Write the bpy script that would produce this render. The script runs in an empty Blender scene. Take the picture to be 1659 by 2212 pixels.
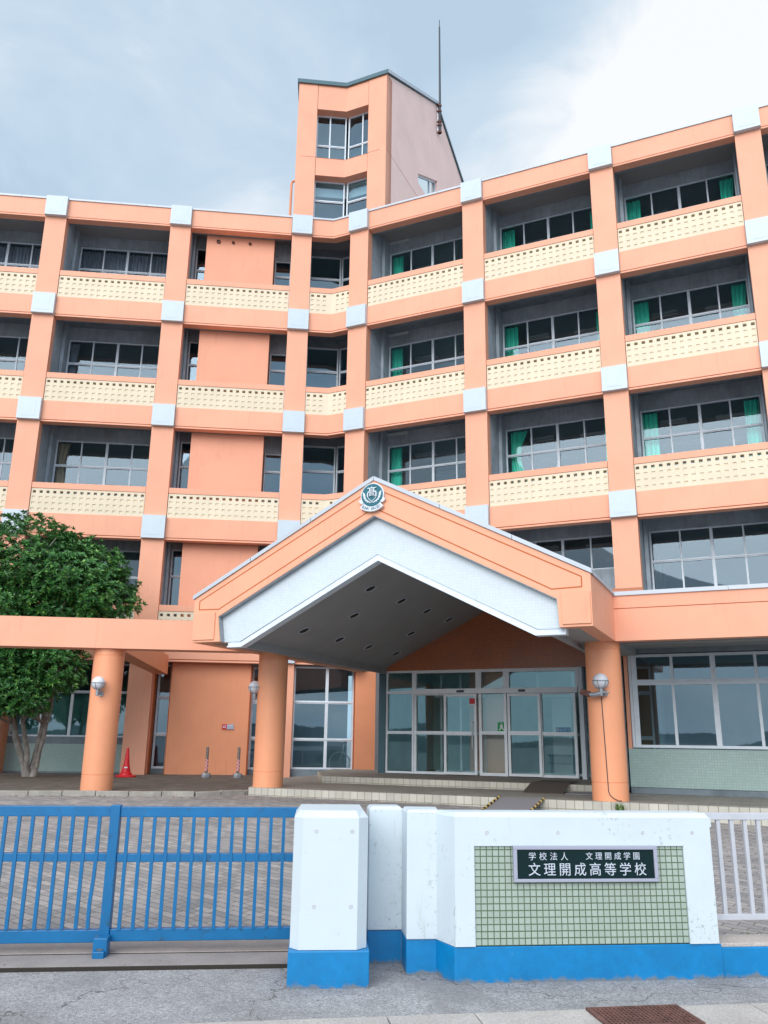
import bpy, bmesh, math, random
from mathutils import Matrix, Vector
random.seed(7)
R = math.radians
sc = bpy.context.scene
col = sc.collection

# ------------------------------------------------------------------ camera
PT, RL = R(15.428), R(.764)
fw = Vector((0, math.cos(PT), math.sin(PT))); up0 = Vector((0, -math.sin(PT), math.cos(PT))); rt0 = Vector((1, 0, 0))
rt = rt0*math.cos(RL) + up0*math.sin(RL); up = up0*math.cos(RL) - rt0*math.sin(RL)
cd = bpy.data.cameras.new('camera'); cam = bpy.data.objects.new('camera', cd); col.objects.link(cam)
cd.sensor_fit = 'VERTICAL'; cd.sensor_height = 24; cd.sensor_width = 18; cd.lens = 24*3260/4032
cd.clip_start = .05; cd.clip_end = 3000
m = Matrix.Identity(4)
for i in range(3):
    m[i][0] = rt[i]; m[i][1] = up[i]; m[i][2] = -fw[i]
m[2][3] = 1.07
cam.matrix_world = m
sc.camera = cam

# ------------------------------------------------------------------ sky, sun, exposure
W = bpy.data.worlds.new('World'); sc.world = W; W.use_nodes = True
nt = W.node_tree; nt.nodes.clear()
def N(nt, t, **k):
    n = nt.nodes.new(t)
    for a, b in k.items():
        if a.startswith('i_'):
            n.inputs[a[2:].replace('_', ' ')].default_value = b
        else: setattr(n, a, b)
    return n
SUN_EL, SUN_AZ = 29, 200          # azimuth clockwise from +Y: the sun stands behind the photographer, to the left
out = N(nt, 'ShaderNodeOutputWorld'); bg = N(nt, 'ShaderNodeBackground'); nt.links.new(bg.outputs[0], out.inputs[0])
sky = N(nt, 'ShaderNodeTexSky', sky_type='NISHITA', sun_disc=False, sun_elevation=R(SUN_EL), sun_rotation=R(SUN_AZ), air_density=1.2, dust_density=2.0)
sks = N(nt, 'ShaderNodeVectorMath', operation='SCALE'); sks.inputs['Scale'].default_value = .10
nt.links.new(sky.outputs[0], sks.inputs[0])
tc = N(nt, 'ShaderNodeTexCoord')
mp = N(nt, 'ShaderNodeMapping'); mp.inputs['Scale'].default_value = (1, 1, 1.7); mp.inputs['Location'].default_value = (.35, .1, .63)
nt.links.new(tc.outputs['Generated'], mp.inputs[0])
no = N(nt, 'ShaderNodeTexNoise', i_Scale=1.7, i_Detail=5.0, i_Roughness=.5, i_Distortion=.35)
nt.links.new(mp.outputs[0], no.inputs['Vector'])
def blob(d, lo, hi):              # a bank of cloud round one direction of the sky
    d = Vector(d).normalized()
    dp = N(nt, 'ShaderNodeVectorMath', operation='DOT_PRODUCT'); dp.inputs[1].default_value = d
    nt.links.new(tc.outputs['Generated'], dp.inputs[0])
    mr = N(nt, 'ShaderNodeMapRange', interpolation_type='SMOOTHSTEP'); mr.inputs['From Min'].default_value = lo; mr.inputs['From Max'].default_value = hi
    nt.links.new(dp.outputs['Value'], mr.inputs[0]); return mr.outputs[0]
def mth(op, a, b):
    n = N(nt, 'ShaderNodeMath', operation=op)
    for i, x in enumerate((a, b)):
        if isinstance(x, (int, float)): n.inputs[i].default_value = x
        else: nt.links.new(x, n.inputs[i])
    return n.outputs[0]
def pixdir(x, y):
    return fw + rt*((x-829.5)/1788.5) - up*((y-1106)/1788.5)
n2 = N(nt, 'ShaderNodeTexNoise', i_Scale=5.0, i_Detail=7.0, i_Roughness=.6, i_Distortion=.5); nt.links.new(mp.outputs[0], n2.inputs['Vector'])
f = mth('MULTIPLY', mth('SUBTRACT', no.outputs['Fac'], .5), 2.2)
f = mth('ADD', f, mth('MULTIPLY', mth('SUBTRACT', n2.outputs['Fac'], .5), 1.7))
f = mth('ADD', f, .30)
for d, lo, hi, w_ in ((pixdir(1760, 230), .945, .998, .85), (pixdir(1260, 400), .978, 1.0, .75), (pixdir(560, 300), .975, 1.0, .28),
                      (pixdir(150, 150), .95, 1.0, -.10), (pixdir(1060, 80), .975, 1.0, -.35), (pixdir(1150, 260), .995, 1.0, -.15), ((-.4, -1, 1.6), .4, 1.0, .5), (pixdir(1640, 60), .985, 1.0, .3)):
    f = mth('ADD', f, mth('MULTIPLY', blob(d, lo, hi), w_))
fc = N(nt, 'ShaderNodeClamp'); nt.links.new(f, fc.inputs[0])
cr = N(nt, 'ShaderNodeValToRGB'); nt.links.new(fc.outputs[0], cr.inputs[0])
e = cr.color_ramp.elements
e[0].position = 0; e[0].color = (.50, .645, .79, 1)
e[1].position = 1; e[1].color = (.98, 1.0, 1.02, 1)
x = cr.color_ramp.elements.new(.45); x.color = (.60, .735, .86, 1)
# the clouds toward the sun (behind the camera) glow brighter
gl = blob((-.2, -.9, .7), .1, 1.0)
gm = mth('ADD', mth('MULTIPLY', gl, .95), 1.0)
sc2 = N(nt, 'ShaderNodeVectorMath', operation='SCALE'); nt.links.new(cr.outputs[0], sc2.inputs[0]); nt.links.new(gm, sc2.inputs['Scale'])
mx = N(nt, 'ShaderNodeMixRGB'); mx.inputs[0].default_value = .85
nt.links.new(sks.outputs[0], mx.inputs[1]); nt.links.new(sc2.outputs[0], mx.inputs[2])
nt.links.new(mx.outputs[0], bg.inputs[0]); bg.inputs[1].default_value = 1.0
sd = bpy.data.lights.new('sun', 'SUN'); sd.energy = 1.5; sd.angle = R(40); sd.color = (1, .95, .90)
so = bpy.data.objects.new('sun', sd); col.objects.link(so)
so.rotation_euler = (R(90-SUN_EL), 0, R(180-SUN_AZ)+math.pi)
_d = Vector((math.sin(R(SUN_AZ))*math.cos(R(SUN_EL)), math.cos(R(SUN_AZ))*math.cos(R(SUN_EL)), math.sin(R(SUN_EL))))
so.rotation_euler = _d.to_track_quat('Z', 'Y').to_euler()
sc.view_settings.view_transform = 'Standard'; sc.view_settings.look = 'None'; sc.view_settings.exposure = .16; sc.view_settings.gamma = 1
sc.cycles.max_bounces = 8; sc.cycles.transparent_max_bounces = 16; sc.cycles.glossy_bounces = 3; sc.cycles.caustics_reflective = False; sc.cycles.caustics_refractive = False

# ------------------------------------------------------------------ materials
class Mat:
    def __init__(s, name, base, rough=.6, metal=0, spec=.5):
        s.m = bpy.data.materials.new(name); s.m.use_nodes = True; s.nt = s.m.node_tree
        s.b = s.nt.nodes['Principled BSDF']; s.b.inputs['Roughness'].default_value = rough; s.b.inputs['Metallic'].default_value = metal
        s.b.inputs['Specular IOR Level'].default_value = spec
        rgb = N(s.nt, 'ShaderNodeRGB'); rgb.outputs[0].default_value = (*base, 1); s.c = rgb.outputs[0]
        s.tc = N(s.nt, 'ShaderNodeTexCoord'); s.done()
    def done(s): s.nt.links.new(s.c, s.b.inputs['Base Color'])
    def coord(s, scale=(1, 1, 1), rot=(0, 0, 0), src='Object', swz=False):
        v = s.tc.outputs[src]
        if swz:      # wall plane: x along, z up -> texture x, y
            sp = N(s.nt, 'ShaderNodeSeparateXYZ'); cb = N(s.nt, 'ShaderNodeCombineXYZ')
            s.nt.links.new(v, sp.inputs[0]); s.nt.links.new(sp.outputs[0], cb.inputs[0]); s.nt.links.new(sp.outputs[2], cb.inputs[1]); v = cb.outputs[0]
        mp = N(s.nt, 'ShaderNodeMapping'); mp.inputs['Scale'].default_value = scale; mp.inputs['Rotation'].default_value = rot
        s.nt.links.new(v, mp.inputs[0]); return mp.outputs[0]
    def noise(s, fq, detail=4, rough=.55, **k):
        n = N(s.nt, 'ShaderNodeTexNoise', i_Scale=fq, i_Detail=detail, i_Roughness=rough); s.nt.links.new(s.coord(**k), n.inputs['Vector']); return n.outputs['Fac']
    def ramp(s, fac, lo, hi, a=0., b=1.):
        n = N(s.nt, 'ShaderNodeMapRange'); s.nt.links.new(fac, n.inputs[0])
        n.inputs['From Min'].default_value = lo; n.inputs['From Max'].default_value = hi; n.inputs['To Min'].default_value = a; n.inputs['To Max'].default_value = b
        return n.outputs[0]
    def mix(s, fac, colr, mode='MIX'):
        n = N(s.nt, 'ShaderNodeMixRGB', blend_type=mode)
        if isinstance(fac, (int, float)): n.inputs[0].default_value = fac
        else: s.nt.links.new(fac, n.inputs[0])
        s.nt.links.new(s.c, n.inputs[1])
        if isinstance(colr, tuple): n.inputs[2].default_value = (*colr, 1)
        else: s.nt.links.new(colr, n.inputs[2])
        s.c = n.outputs[0]; s.done(); return s
    def vary(s, amt, fq, **k):
        f = s.ramp(s.noise(fq, **k), .3, .7, 1-amt, 1+amt)
        n = N(s.nt, 'ShaderNodeVectorMath', operation='SCALE'); s.nt.links.new(s.c, n.inputs[0]); s.nt.links.new(f, n.inputs['Scale']); s.c = n.outputs[0]; s.done(); return s
    def bump(s, fac, strength=.3, dist=.01):
        b = N(s.nt, 'ShaderNodeBump', i_Strength=strength, i_Distance=dist); s.nt.links.new(fac, b.inputs['Height'])
        if s.b.inputs['Normal'].is_linked: s.nt.links.new(s.b.inputs['Normal'].links[0].from_socket, b.inputs['Normal'])
        s.nt.links.new(b.outputs[0], s.b.inputs['Normal']); return s
    def grout(s, w, h, mortar, colr, strength=1., var=.06, offset=0, bump=.3, **k):
        n = N(s.nt, 'ShaderNodeTexBrick', offset=offset, squash=1)
        n.inputs['Scale'].default_value = 1; n.inputs['Brick Width'].default_value = w; n.inputs['Row Height'].default_value = h
        n.inputs['Mortar Size'].default_value = mortar; n.inputs['Mortar Smooth'].default_value = .1; n.inputs['Bias'].default_value = 0
        n.inputs['Color1'].default_value = (1-var, 1-var, 1-var, 1); n.inputs['Color2'].default_value = (1+var, 1+var, 1+var, 1); n.inputs['Mortar'].default_value = (1, 1, 1, 1)
        s.nt.links.new(s.coord(**k), n.inputs['Vector'])
        s.mix(1., n.outputs['Color'], 'MULTIPLY')
        f = s.ramp(n.outputs['Fac'], 0, 1, 0, strength)
        s.mix(f, colr)
        s.bump(s.ramp(n.outputs['Fac'], 0, 1, 1, 0), bump, .004)
        return s
def paint(name, c, rough=.55, streak=.05):
    p = Mat(name, c, rough); p.vary(.05, 1.1); p.vary(streak*.6, 3, scale=(6, 6, .35))
    dm = p.noise(5, 5, .65, scale=(3, 3, .22)); dn = p.noise(.7, 3); mu_ = N(p.nt, 'ShaderNodeMath', operation='MULTIPLY'); p.nt.links.new(p.ramp(dm, .56, .74), mu_.inputs[0]); p.nt.links.new(p.ramp(dn, .46, .62), mu_.inputs[1])
    p.mix(p.ramp(mu_.outputs[0], 0, 1, 0, .32), (c[0]*.55, c[1]*.5, c[2]*.5))
    oi = N(p.nt, 'ShaderNodeObjectInfo'); sc_ = N(p.nt, 'ShaderNodeVectorMath', operation='SCALE'); p.nt.links.new(p.c, sc_.inputs[0]); p.nt.links.new(p.ramp(oi.outputs['Random'], 0, 1, .965, 1.02), sc_.inputs['Scale']); p.c = sc_.outputs[0]; p.done()
    p.bump(p.noise(140, 2), .12, .003); return p
M = {}
M['orange'] = paint('facade_paint', (.82, .386, .25), streak=.015)
M['orange2'] = paint('lower_wall_paint', (.80, .32, .165), .5, .02)
M['service'] = paint('service_wall_paint', (.80, .355, .225), streak=.015)
M['canopy'] = paint('canopy_paint', (.85, .40, .25), streak=.015)
M['column'] = paint('column_paint', (.86, .36, .19), .42, .02)
M['pink'] = paint('tower_side_paint', (.92, .66, .60), .7, .05)
M['pink'].mix(M['pink'].ramp(M['pink'].noise(2.2, 6, .7, scale=(1, 1, .3)), .55, .75, 0, .3), (.80, .47, .42))
M['cream'] = paint('cream_block', (.75, .655, .50), .7, .02)
M['groove'] = Mat('groove_paint', (.50, .13, .04), .8).m
blk = Mat('pier_tile_white', (.53, .62, .70), .35); blk.vary(.03, 1.5); blk.grout(.1, .1, .004, (.42, .5, .56), .22, .02, bump=.05, swz=True)
M['blocktile'] = blk
wt = Mat('canopy_tile_white', (.62, .70, .76), .22); wt.vary(.03, 1.1); wt.grout(.05, .05, .003, (.42, .5, .56), .3, .03, bump=.1, swz=True); M['whitetile'] = wt
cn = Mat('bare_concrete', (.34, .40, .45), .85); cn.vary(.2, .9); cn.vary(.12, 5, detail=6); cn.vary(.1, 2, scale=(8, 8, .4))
dots = N(cn.nt, 'ShaderNodeTexVoronoi', i_Scale=1.65); dots.inputs['Randomness'].default_value = .15; cn.nt.links.new(cn.coord(), dots.inputs['Vector'])
cn.mix(cn.ramp(dots.outputs['Distance'], .035, .055, .8, 0), (.10, .12, .13)); M['concrete'] = cn
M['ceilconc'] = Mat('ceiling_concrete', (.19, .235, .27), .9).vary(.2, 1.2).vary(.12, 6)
M['soffit'] = Mat('canopy_soffit', (.34, .35, .36), .7).vary(.06, 2)
M['alu'] = Mat('aluminium_frame', (.68, .76, .84), .45, .0).vary(.06, 4)
M['dooralu'] = Mat('door_frame', (.84, .90, .95), .4).vary(.05, 4)
M['alucap'] = Mat('aluminium_coping', (.50, .55, .61), .45, .1).vary(.05, 2)
M['darkcap'] = Mat('tower_coping', (.055, .12, .15), .45, .2)
M['lobby'] = Mat('lobby_wall', (.50, .72, .74), .8).vary(.2, .8)
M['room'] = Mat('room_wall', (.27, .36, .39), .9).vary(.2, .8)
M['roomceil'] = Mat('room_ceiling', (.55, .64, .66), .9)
M['lampwhite'] = Mat('fixture_white', (.75, .80, .82), .5)
def curtainmat(n, c):
    m_ = Mat(n, c, .9); m_.vary(.25, 16, scale=(1, 1, .06)); return m_
M['teal'] = curtainmat('teal_curtain', (.12, .88, .66)); M['sheer'] = curtainmat('sheer_curtain', (.36, .37, .43)); M['beige'] = curtainmat('beige_curtain', (.62, .50, .36))
M['blind'] = Mat('roller_blind', (.7, .78, .8), .8)
def glass(name, tint, mirror, refl=(.80, .93, 1.0)):
    m_ = bpy.data.materials.new(name); m_.use_nodes = True; n = m_.node_tree; n.nodes.clear()
    o = N(n, 'ShaderNodeOutputMaterial'); t = N(n, 'ShaderNodeBsdfTransparent'); t.inputs[0].default_value = (*tint, 1)
    g = N(n, 'ShaderNodeBsdfGlossy'); g.inputs['Roughness'].default_value = .015; g.inputs[0].default_value = (*refl, 1)
    fr = N(n, 'ShaderNodeFresnel', i_IOR=1.5); a = N(n, 'ShaderNodeMath', operation='ADD'); a.inputs[1].default_value = mirror; a.use_clamp = True
    n.links.new(fr.outputs[0], a.inputs[0]); mxs = N(n, 'ShaderNodeMixShader'); n.links.new(a.outputs[0], mxs.inputs[0]); n.links.new(t.outputs[0], mxs.inputs[1]); n.links.new(g.outputs[0], mxs.inputs[2]); n.links.new(mxs.outputs[0], o.inputs[0])
    return m_
M['glass'] = glass('window_glass', (.86, .95, .98), .04, (.62, .82, 1.0))
M['glass1'] = glass('ground_window_glass', (.66, .82, .87), .10, (.58, .80, .98))
M['doorglass'] = glass('door_glass', (.82, 1.0, 1.0), .09, (.55, .90, 1.0))
bt = Mat('brown_mosaic', (.52, .17, .07), .3); bt.vary(.10, 1.2); bt.vary(.08, 20, detail=2)
bt.mix(bt.ramp(bt.noise(1.6, 5, .7), .5, .56, 0, .35), (.36, .16, .12)); bt.grout(.055, .055, .005, (.20, .07, .04), .55, .05, bump=.3, swz=True); M['browntile'] = bt
gt = Mat('green_mosaic', (.33, .46, .44), .4); gt.vary(.06, 1); gt.grout(.05, .05, .005, (.24, .33, .33), .55, .06, swz=True); M['greentile'] = gt
sg = Mat('sign_wall_tile', (.36, .44, .385), .3); sg.vary(.05, 2); sg.grout(.0433, .0433, .0036, (.10, .14, .08), 1., .05, bump=.6, swz=True); M['signtile'] = sg
st = Mat('step_tile', (.50, .48, .42), .55); st.vary(.12, 2); st.grout(.15, .16, .006, (.20, .18, .13), .9, .08, swz=True); M['steptile'] = st
sp = Mat('step_top', (.28, .265, .235), .7); sp.vary(.16, 1.5); sp.vary(.08, 14); sp.grout(.15, .15, .006, (.18, .165, .14), .45, .08, bump=.1); M['steptop'] = sp
ww = Mat('white_painted_concrete', (.60, .68, .73), .55); ww.vary(.04, 2)
sN = ww.noise(30, 5, .65); sM = ww.noise(3.0, 3); mu = N(ww.nt, 'ShaderNodeMath', operation='MULTIPLY'); ww.nt.links.new(ww.ramp(sN, .56, .64), mu.inputs[0]); ww.nt.links.new(ww.ramp(sM, .50, .62), mu.inputs[1])
ww.mix(ww.ramp(mu.outputs[0], 0, 1, 0, .8), (.33, .38, .38))
dr = ww.noise(22, 4, .6, scale=(1, 1, .14)); sM2 = ww.noise(2.3, 2, scale=(1, 1, .5)); mu = N(ww.nt, 'ShaderNodeMath', operation='MULTIPLY'); ww.nt.links.new(ww.ramp(dr, .60, .74), mu.inputs[0]); ww.nt.links.new(ww.ramp(sM2, .42, .56), mu.inputs[1])
ww.mix(ww.ramp(mu.outputs[0], 0, 1, 0, .55), (.42, .46, .45)); ww.bump(ww.noise(60, 4), .25, .004); M['white'] = ww
wp = Mat('white_painted_pillar', (.60, .68, .73), .5); wp.vary(.03, 2); wp.bump(wp.noise(60, 4), .2, .004); wp.mix(wp.ramp(wp.noise(26, 5, .65), .66, .72, 0, .4), (.4, .45, .45)); M['whitep'] = wp
bb = Mat('blue_painted_base', (.0, .195, .47), .45); bb.vary(.12, 2.5); bb.vary(.08, 14)
bb.mix(bb.ramp(bb.noise(16, 6, .7), .66, .72, 0, .5), (.06, .24, .33)); bb.mix(bb.ramp(bb.noise(45, 4, .7, scale=(1, 1, .6)), .70, .73, 0, .8), (.35, .42, .42))
spz = N(bb.nt, 'ShaderNodeSeparateXYZ'); bb.nt.links.new(bb.tc.outputs['Object'], spz.inputs[0]); ad = N(bb.nt, 'ShaderNodeMath', operation='SUBTRACT'); nn_ = N(bb.nt, 'ShaderNodeMath', operation='MULTIPLY'); bb.nt.links.new(bb.noise(11, 6, .75), nn_.inputs[0]); nn_.inputs[1].default_value = .16; bb.nt.links.new(nn_.outputs[0], ad.inputs[0]); bb.nt.links.new(spz.outputs[2], ad.inputs[1])
bb.mix(bb.ramp(ad.outputs[0], .54, .562, 0, .8), (.20, .19, .165)); bb.bump(bb.noise(40, 4), .3, .004); M['bluebase'] = bb
gp = Mat('gate_blue', (.0, .14, .35), .4); gp.vary(.1, 5); gp.mix(gp.ramp(gp.noise(9, 6, .75), .57, .66, 0, .7), (.02, .07, .11)); gp.mix(gp.ramp(gp.noise(38, 4, .7), .66, .70, 0, .85), (.16, .11, .08)); M['gateblue'] = gp
M['rail'] = Mat('railing_grey', (.53, .55, .60), .4, .1).vary(.06, 6)
asph = Mat('asphalt', (.315, .305, .31), .85); asph.vary(.10, 1.2); asph.vary(.10, 9)
asph.vary(.42, 48, detail=3, rough=.8); asph.vary(.4, 160, detail=1); asph.mix(asph.ramp(asph.noise(75, 2, .6), .62, .68, 0, .7), (.62, .62, .62)); asph.bump(asph.noise(120, 3), .6, .006)
asph.mix(asph.ramp(asph.noise(1.3, 5, .65, rot=(0, 0, .6)), .50, .64, 0, .5), (.20, .19, .185))
ck_ = N(asph.nt, 'ShaderNodeTexVoronoi', feature='DISTANCE_TO_EDGE', i_Scale=.42); wv = N(asph.nt, 'ShaderNodeVectorMath', operation='ADD'); nz = N(asph.nt, 'ShaderNodeTexNoise', i_Scale=3.0, i_Detail=5.0)
asph.nt.links.new(asph.tc.outputs['Object'], nz.inputs['Vector']); asph.nt.links.new(asph.tc.outputs['Object'], wv.inputs[0]); asph.nt.links.new(nz.outputs['Color'], wv.inputs[1]); asph.nt.links.new(wv.outputs[0], ck_.inputs['Vector'])
asph.mix(asph.ramp(ck_.outputs['Distance'], .0015, .004, .75, 0), (.07, .065, .055)); M['asphalt'] = asph
pv = Mat('interlocking_pavers', (.285, .265, .255), .85)
n = N(pv.nt, 'ShaderNodeTexBrick', offset=.5, squash=1); n.inputs['Scale'].default_value = 1; n.inputs['Brick Width'].default_value = .21; n.inputs['Row Height'].default_value = .105
n.inputs['Mortar Size'].default_value = .005; n.inputs['Color1'].default_value = (.205, .205, .21, 1); n.inputs['Color2'].default_value = (.37, .335, .32, 1); n.inputs['Mortar'].default_value = (.11, .10, .085, 1); n.inputs['Bias'].default_value = .1
pv.nt.links.new(pv.coord(rot=(0, 0, R(38))), n.inputs['Vector']); pv.c = n.outputs['Color']; pv.done(); pv.vary(.14, .8); pv.vary(.12, 30); pv.bump(pv.ramp(n.outputs['Fac'], 0, 1, 1, 0), .5, .005); M['paver'] = pv
M['bed'] = Mat('planting_soil', (.135, .115, .095), .95).vary(.35, 3).vary(.3, 30); M['bed'].bump(M['bed'].noise(60, 4), .8, .02)
kb = Mat('kerb_concrete', (.33, .31, .28), .85); kb.vary(.2, 3).vary(.12, 25); M['kerb'] = kb
gu = Mat('gutter_concrete', (.45, .41, .385), .85); gu.vary(.12, 2.5).vary(.18, 60).vary(.25, 160, detail=2); gu.bump(gu.noise(120, 3), .4, .003); M['gutter'] = gu
tk = Mat('gate_track_concrete', (.31, .275, .26), .85); tk.vary(.12, 3).vary(.12, 60).vary(.12, 200, detail=2); M['track'] = tk
M['dark'] = Mat('dark_gap', (.03, .025, .02), .9)
rs = Mat('rusty_grate', (.16, .075, .06), .8, .2); rs.vary(.4, 18); M['rust'] = rs
M['steel'] = Mat('galvanised_steel', (.34, .37, .40), .45, .6).vary(.15, 10)
M['darksteel'] = Mat('dark_steel', (.05, .06, .07), .5, .5)
M['globe'] = Mat('opal_glass_globe', (.66, .68, .74), .25)
M['red'] = Mat('red_plastic', (.62, .01, .02), .45).vary(.08, 10)
M['brownmat'] = Mat('brown_mat', (.085, .065, .055), .95).vary(.2, 60)
M['greymat'] = Mat('grey_mat', (.22, .21, .225), .9).vary(.15, 60)
M['plaque'] = Mat('plaque_dark_green', (.002, .018, .020), .35, spec=.25)
M['plaqueframe'] = Mat('plaque_frame', (.40, .42, .52), .4, .2)
M['letters'] = Mat('silver_letters', (.58, .64, .74), .4, .1)
M['emb'] = Mat('emblem_blue', (.0, .12, .16), .35)
M['embsilver'] = Mat('emblem_silver', (.66, .72, .80), .35, .15)
M['ink'] = Mat('ribbon_letters', (.05, .13, .17), .5)
bk = Mat('pale_bark', (.34, .315, .285), .9); bk.vary(.3, 8).vary(.2, 3, scale=(6, 6, .8)); bk.bump(bk.noise(30, 4), .5, .01); M['bark'] = bk
lf = Mat('leaf_green', (.045, .13, .035), .38)
lf.b.inputs['Subsurface Weight'].default_value = 0
gi = N(lf.nt, 'ShaderNodeNewGeometry'); rp = N(lf.nt, 'ShaderNodeValToRGB'); lf.nt.links.new(gi.outputs['Random Per Island'], rp.inputs[0])
rp.color_ramp.elements[0].color = (.018, .09, .022, 1); rp.color_ramp.elements[1].color = (.20, .38, .06, 1); rp.color_ramp.elements[1].position = 1
q = rp.color_ramp.elements.new(.55); q.color = (.042, .17, .035, 1); q = rp.color_ramp.elements.new(.9); q.color = (.085, .26, .05, 1)
lf.c = rp.outputs[0]; lf.done(); lf.b.inputs['Transmission Weight'].default_value = 0; M['leaf'] = lf
M['hill'] = Mat('hazy_wooded_hill', (.10, .135, .15), .95).vary(.4, .05)  # woods lightened to blue-grey: distance haze put into the base colour
M['roof'] = Mat('flat_roof', (.3, .3, .3), .9)
M['yellow'] = Mat('hazard_yellow', (.62, .45, .12), .6)
M['green'] = Mat('exit_green', (.0, .35, .10), .5)
M['poster'] = Mat('blue_poster', (.05, .30, .50), .5)
M['paper'] = Mat('white_paper', (.75, .78, .8), .6)
for k in M:
    if isinstance(M[k], Mat): M[k] = M[k].m

# ------------------------------------------------------------------ mesh helpers
class Frame:
    """u runs along a wall, y goes into the building, z up."""
    def __init__(s, o, a):
        s.a = R(a); s.o = Vector((o[0], o[1], 0)); s.u = Vector((math.cos(s.a), math.sin(s.a), 0)); s.i = Vector((-math.sin(s.a), math.cos(s.a), 0))
    def w(s, u, y, z=0): return s.o + s.u*u + s.i*y + Vector((0, 0, z))
    def mat(s, u=0, y=0, z=0): return Matrix.Translation(s.w(u, y, z)) @ Matrix.Rotation(s.a, 4, 'Z')
LF = Frame((-3.259, 24.687), 6.112); RF = Frame((-1.327, 24.58), -24.245); WF = Frame((0, 0), 0)
class MB:
    def __init__(s): s.v = []; s.f = []; s.mi = []; s.mats = []
    def face(s, pts, mat=None):
        b = len(s.v); s.v += [tuple(p) for p in pts]; s.f.append(tuple(range(b, b+len(pts)))); s.mi.append(s._m(mat)); return s
    def _m(s, mat):
        if mat not in s.mats: s.mats.append(mat)
        return s.mats.index(mat)
    def box(s, x0, x1, y0, y1, z0, z1, mat=None, T=None):
        P = [Vector((x, y, z)) for x in (x0, x1) for y in (y0, y1) for z in (z0, z1)]
        if T is not None: P = [T @ p for p in P]
        b = len(s.v); s.v += [tuple(p) for p in P]
        for q in ((0, 1, 3, 2), (4, 6, 7, 5), (0, 4, 5, 1), (2, 3, 7, 6), (0, 2, 6, 4), (1, 5, 7, 3)):
            s.f.append(tuple(b+i for i in q)); s.mi.append(s._m(mat))
        return s
    def prism(s, poly, a, b, axis='z', mat=None, T=None):
        """poly of 2-D points extruded from a to b along axis ('z': poly is x,y; 'y': poly is x,z)"""
        n = len(poly); P = []
        for h in (a, b):
            for p in poly: P.append(Vector((p[0], p[1], h)) if axis == 'z' else Vector((p[0], h, p[1])) if axis == 'y' else Vector((h, p[0], p[1])))
        if T is not None: P = [T @ p for p in P]
        o = len(s.v); s.v += [tuple(p) for p in P]; k = s._m(mat)
        s.f.append(tuple(o+i for i in range(n))[::-1]); s.mi.append(k); s.f.append(tuple(o+n+i for i in range(n))); s.mi.append(k)
        for i in range(n):
            j = (i+1) % n; s.f.append((o+i, o+j, o+n+j, o+n+i)); s.mi.append(k)
        return s
    def tube(s, pts, rad, seg=8, mat=None, cap=True):
        pts = [Vector(p) for p in pts]; rr = rad if isinstance(rad, (list, tuple)) else [rad]*len(pts); k = s._m(mat); rings = []
        prev = None
        for i, p in enumerate(pts):
            d = (pts[min(i+1, len(pts)-1)] - pts[max(i-1, 0)]).normalized()
            if prev is None: a = d.orthogonal().normalized()
            else: a = (prev - d*prev.dot(d)).normalized()
            prev = a; b = d.cross(a); o = len(s.v); rings.append(o)
            for j in range(seg):
                t = 2*math.pi*j/seg; s.v.append(tuple(p + (a*math.cos(t)+b*math.sin(t))*rr[i]))
        for i in range(len(pts)-1):
            for j in range(seg):
                jj = (j+1) % seg; s.f.append((rings[i]+j, rings[i]+jj, rings[i+1]+jj, rings[i+1]+j)); s.mi.append(k)
        if cap:
            s.f.append(tuple(rings[0]+j for j in range(seg))[::-1]); s.mi.append(k); s.f.append(tuple(rings[-1]+j for j in range(seg))); s.mi.append(k)
        return s
    def lathe(s, prof, seg=32, mat=None, cx=0, cy=0):
        k = s._m(mat); rings = []
        for r_, z in prof:
            o = len(s.v); rings.append(o)
            for j in range(seg):
                t = 2*math.pi*j/seg; s.v.append((cx+r_*math.cos(t), cy+r_*math.sin(t), z))
        for i in range(len(prof)-1):
            for j in range(seg):
                jj = (j+1) % seg; s.f.append((rings[i]+j, rings[i]+jj, rings[i+1]+jj, rings[i+1]+j)); s.mi.append(k)
        s.f.append(tuple(rings[0]+j for j in range(seg))[::-1]); s.mi.append(k); s.f.append(tuple(rings[-1]+j for j in range(seg))); s.mi.append(k)
        return s
    def mesh(s, name, default, smooth=False, fix=True):
        me = bpy.data.meshes.new(name); me.from_pydata(s.v, [], s.f)
        for k in s.mats: me.materials.append(k if k is not None else default)
        for p, k in zip(me.polygons, s.mi): p.material_index = k
        if fix:
            bm = bmesh.new(); bm.from_mesh(me); bmesh.ops.recalc_face_normals(bm, faces=bm.faces); bm.to_mesh(me); bm.free()
        if smooth:
            me.shade_smooth(); me.set_sharp_from_angle(angle=R(35))
        me.update(); return me
def link(name, me, parent=None, mw=None, bevel=0):
    o = bpy.data.objects.new(name, me); col.objects.link(o)
    if mw is not None: o.matrix_world = mw
    if parent is not None:
        w_ = o.matrix_world.copy(); o.parent = parent
        o.matrix_basis = parent['_inv'] @ w_ if False else ROOTM[parent.name].inverted() @ w_ if parent.name in ROOTM else w_
    if bevel:
        b = o.modifiers.new('bevel', 'BEVEL'); b.width = bevel; b.segments = 2; b.limit_method = 'ANGLE'; b.angle_limit = R(40)
    ROOTM[o.name] = mw.copy() if mw is not None else Matrix.Identity(4)
    return o
ROOTM = {}
def tag(o, label=None, cat=None, group=None, kind=None):
    if label: o['label'] = label
    if cat: o['category'] = cat
    if group: o['group'] = group
    if kind: o['kind'] = kind
    return o
def root(name, mw, label, cat, group=None, kind=None):
    o = link(name, None, None, mw); o.empty_display_size = .1; return tag(o, label, cat, group, kind)
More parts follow.
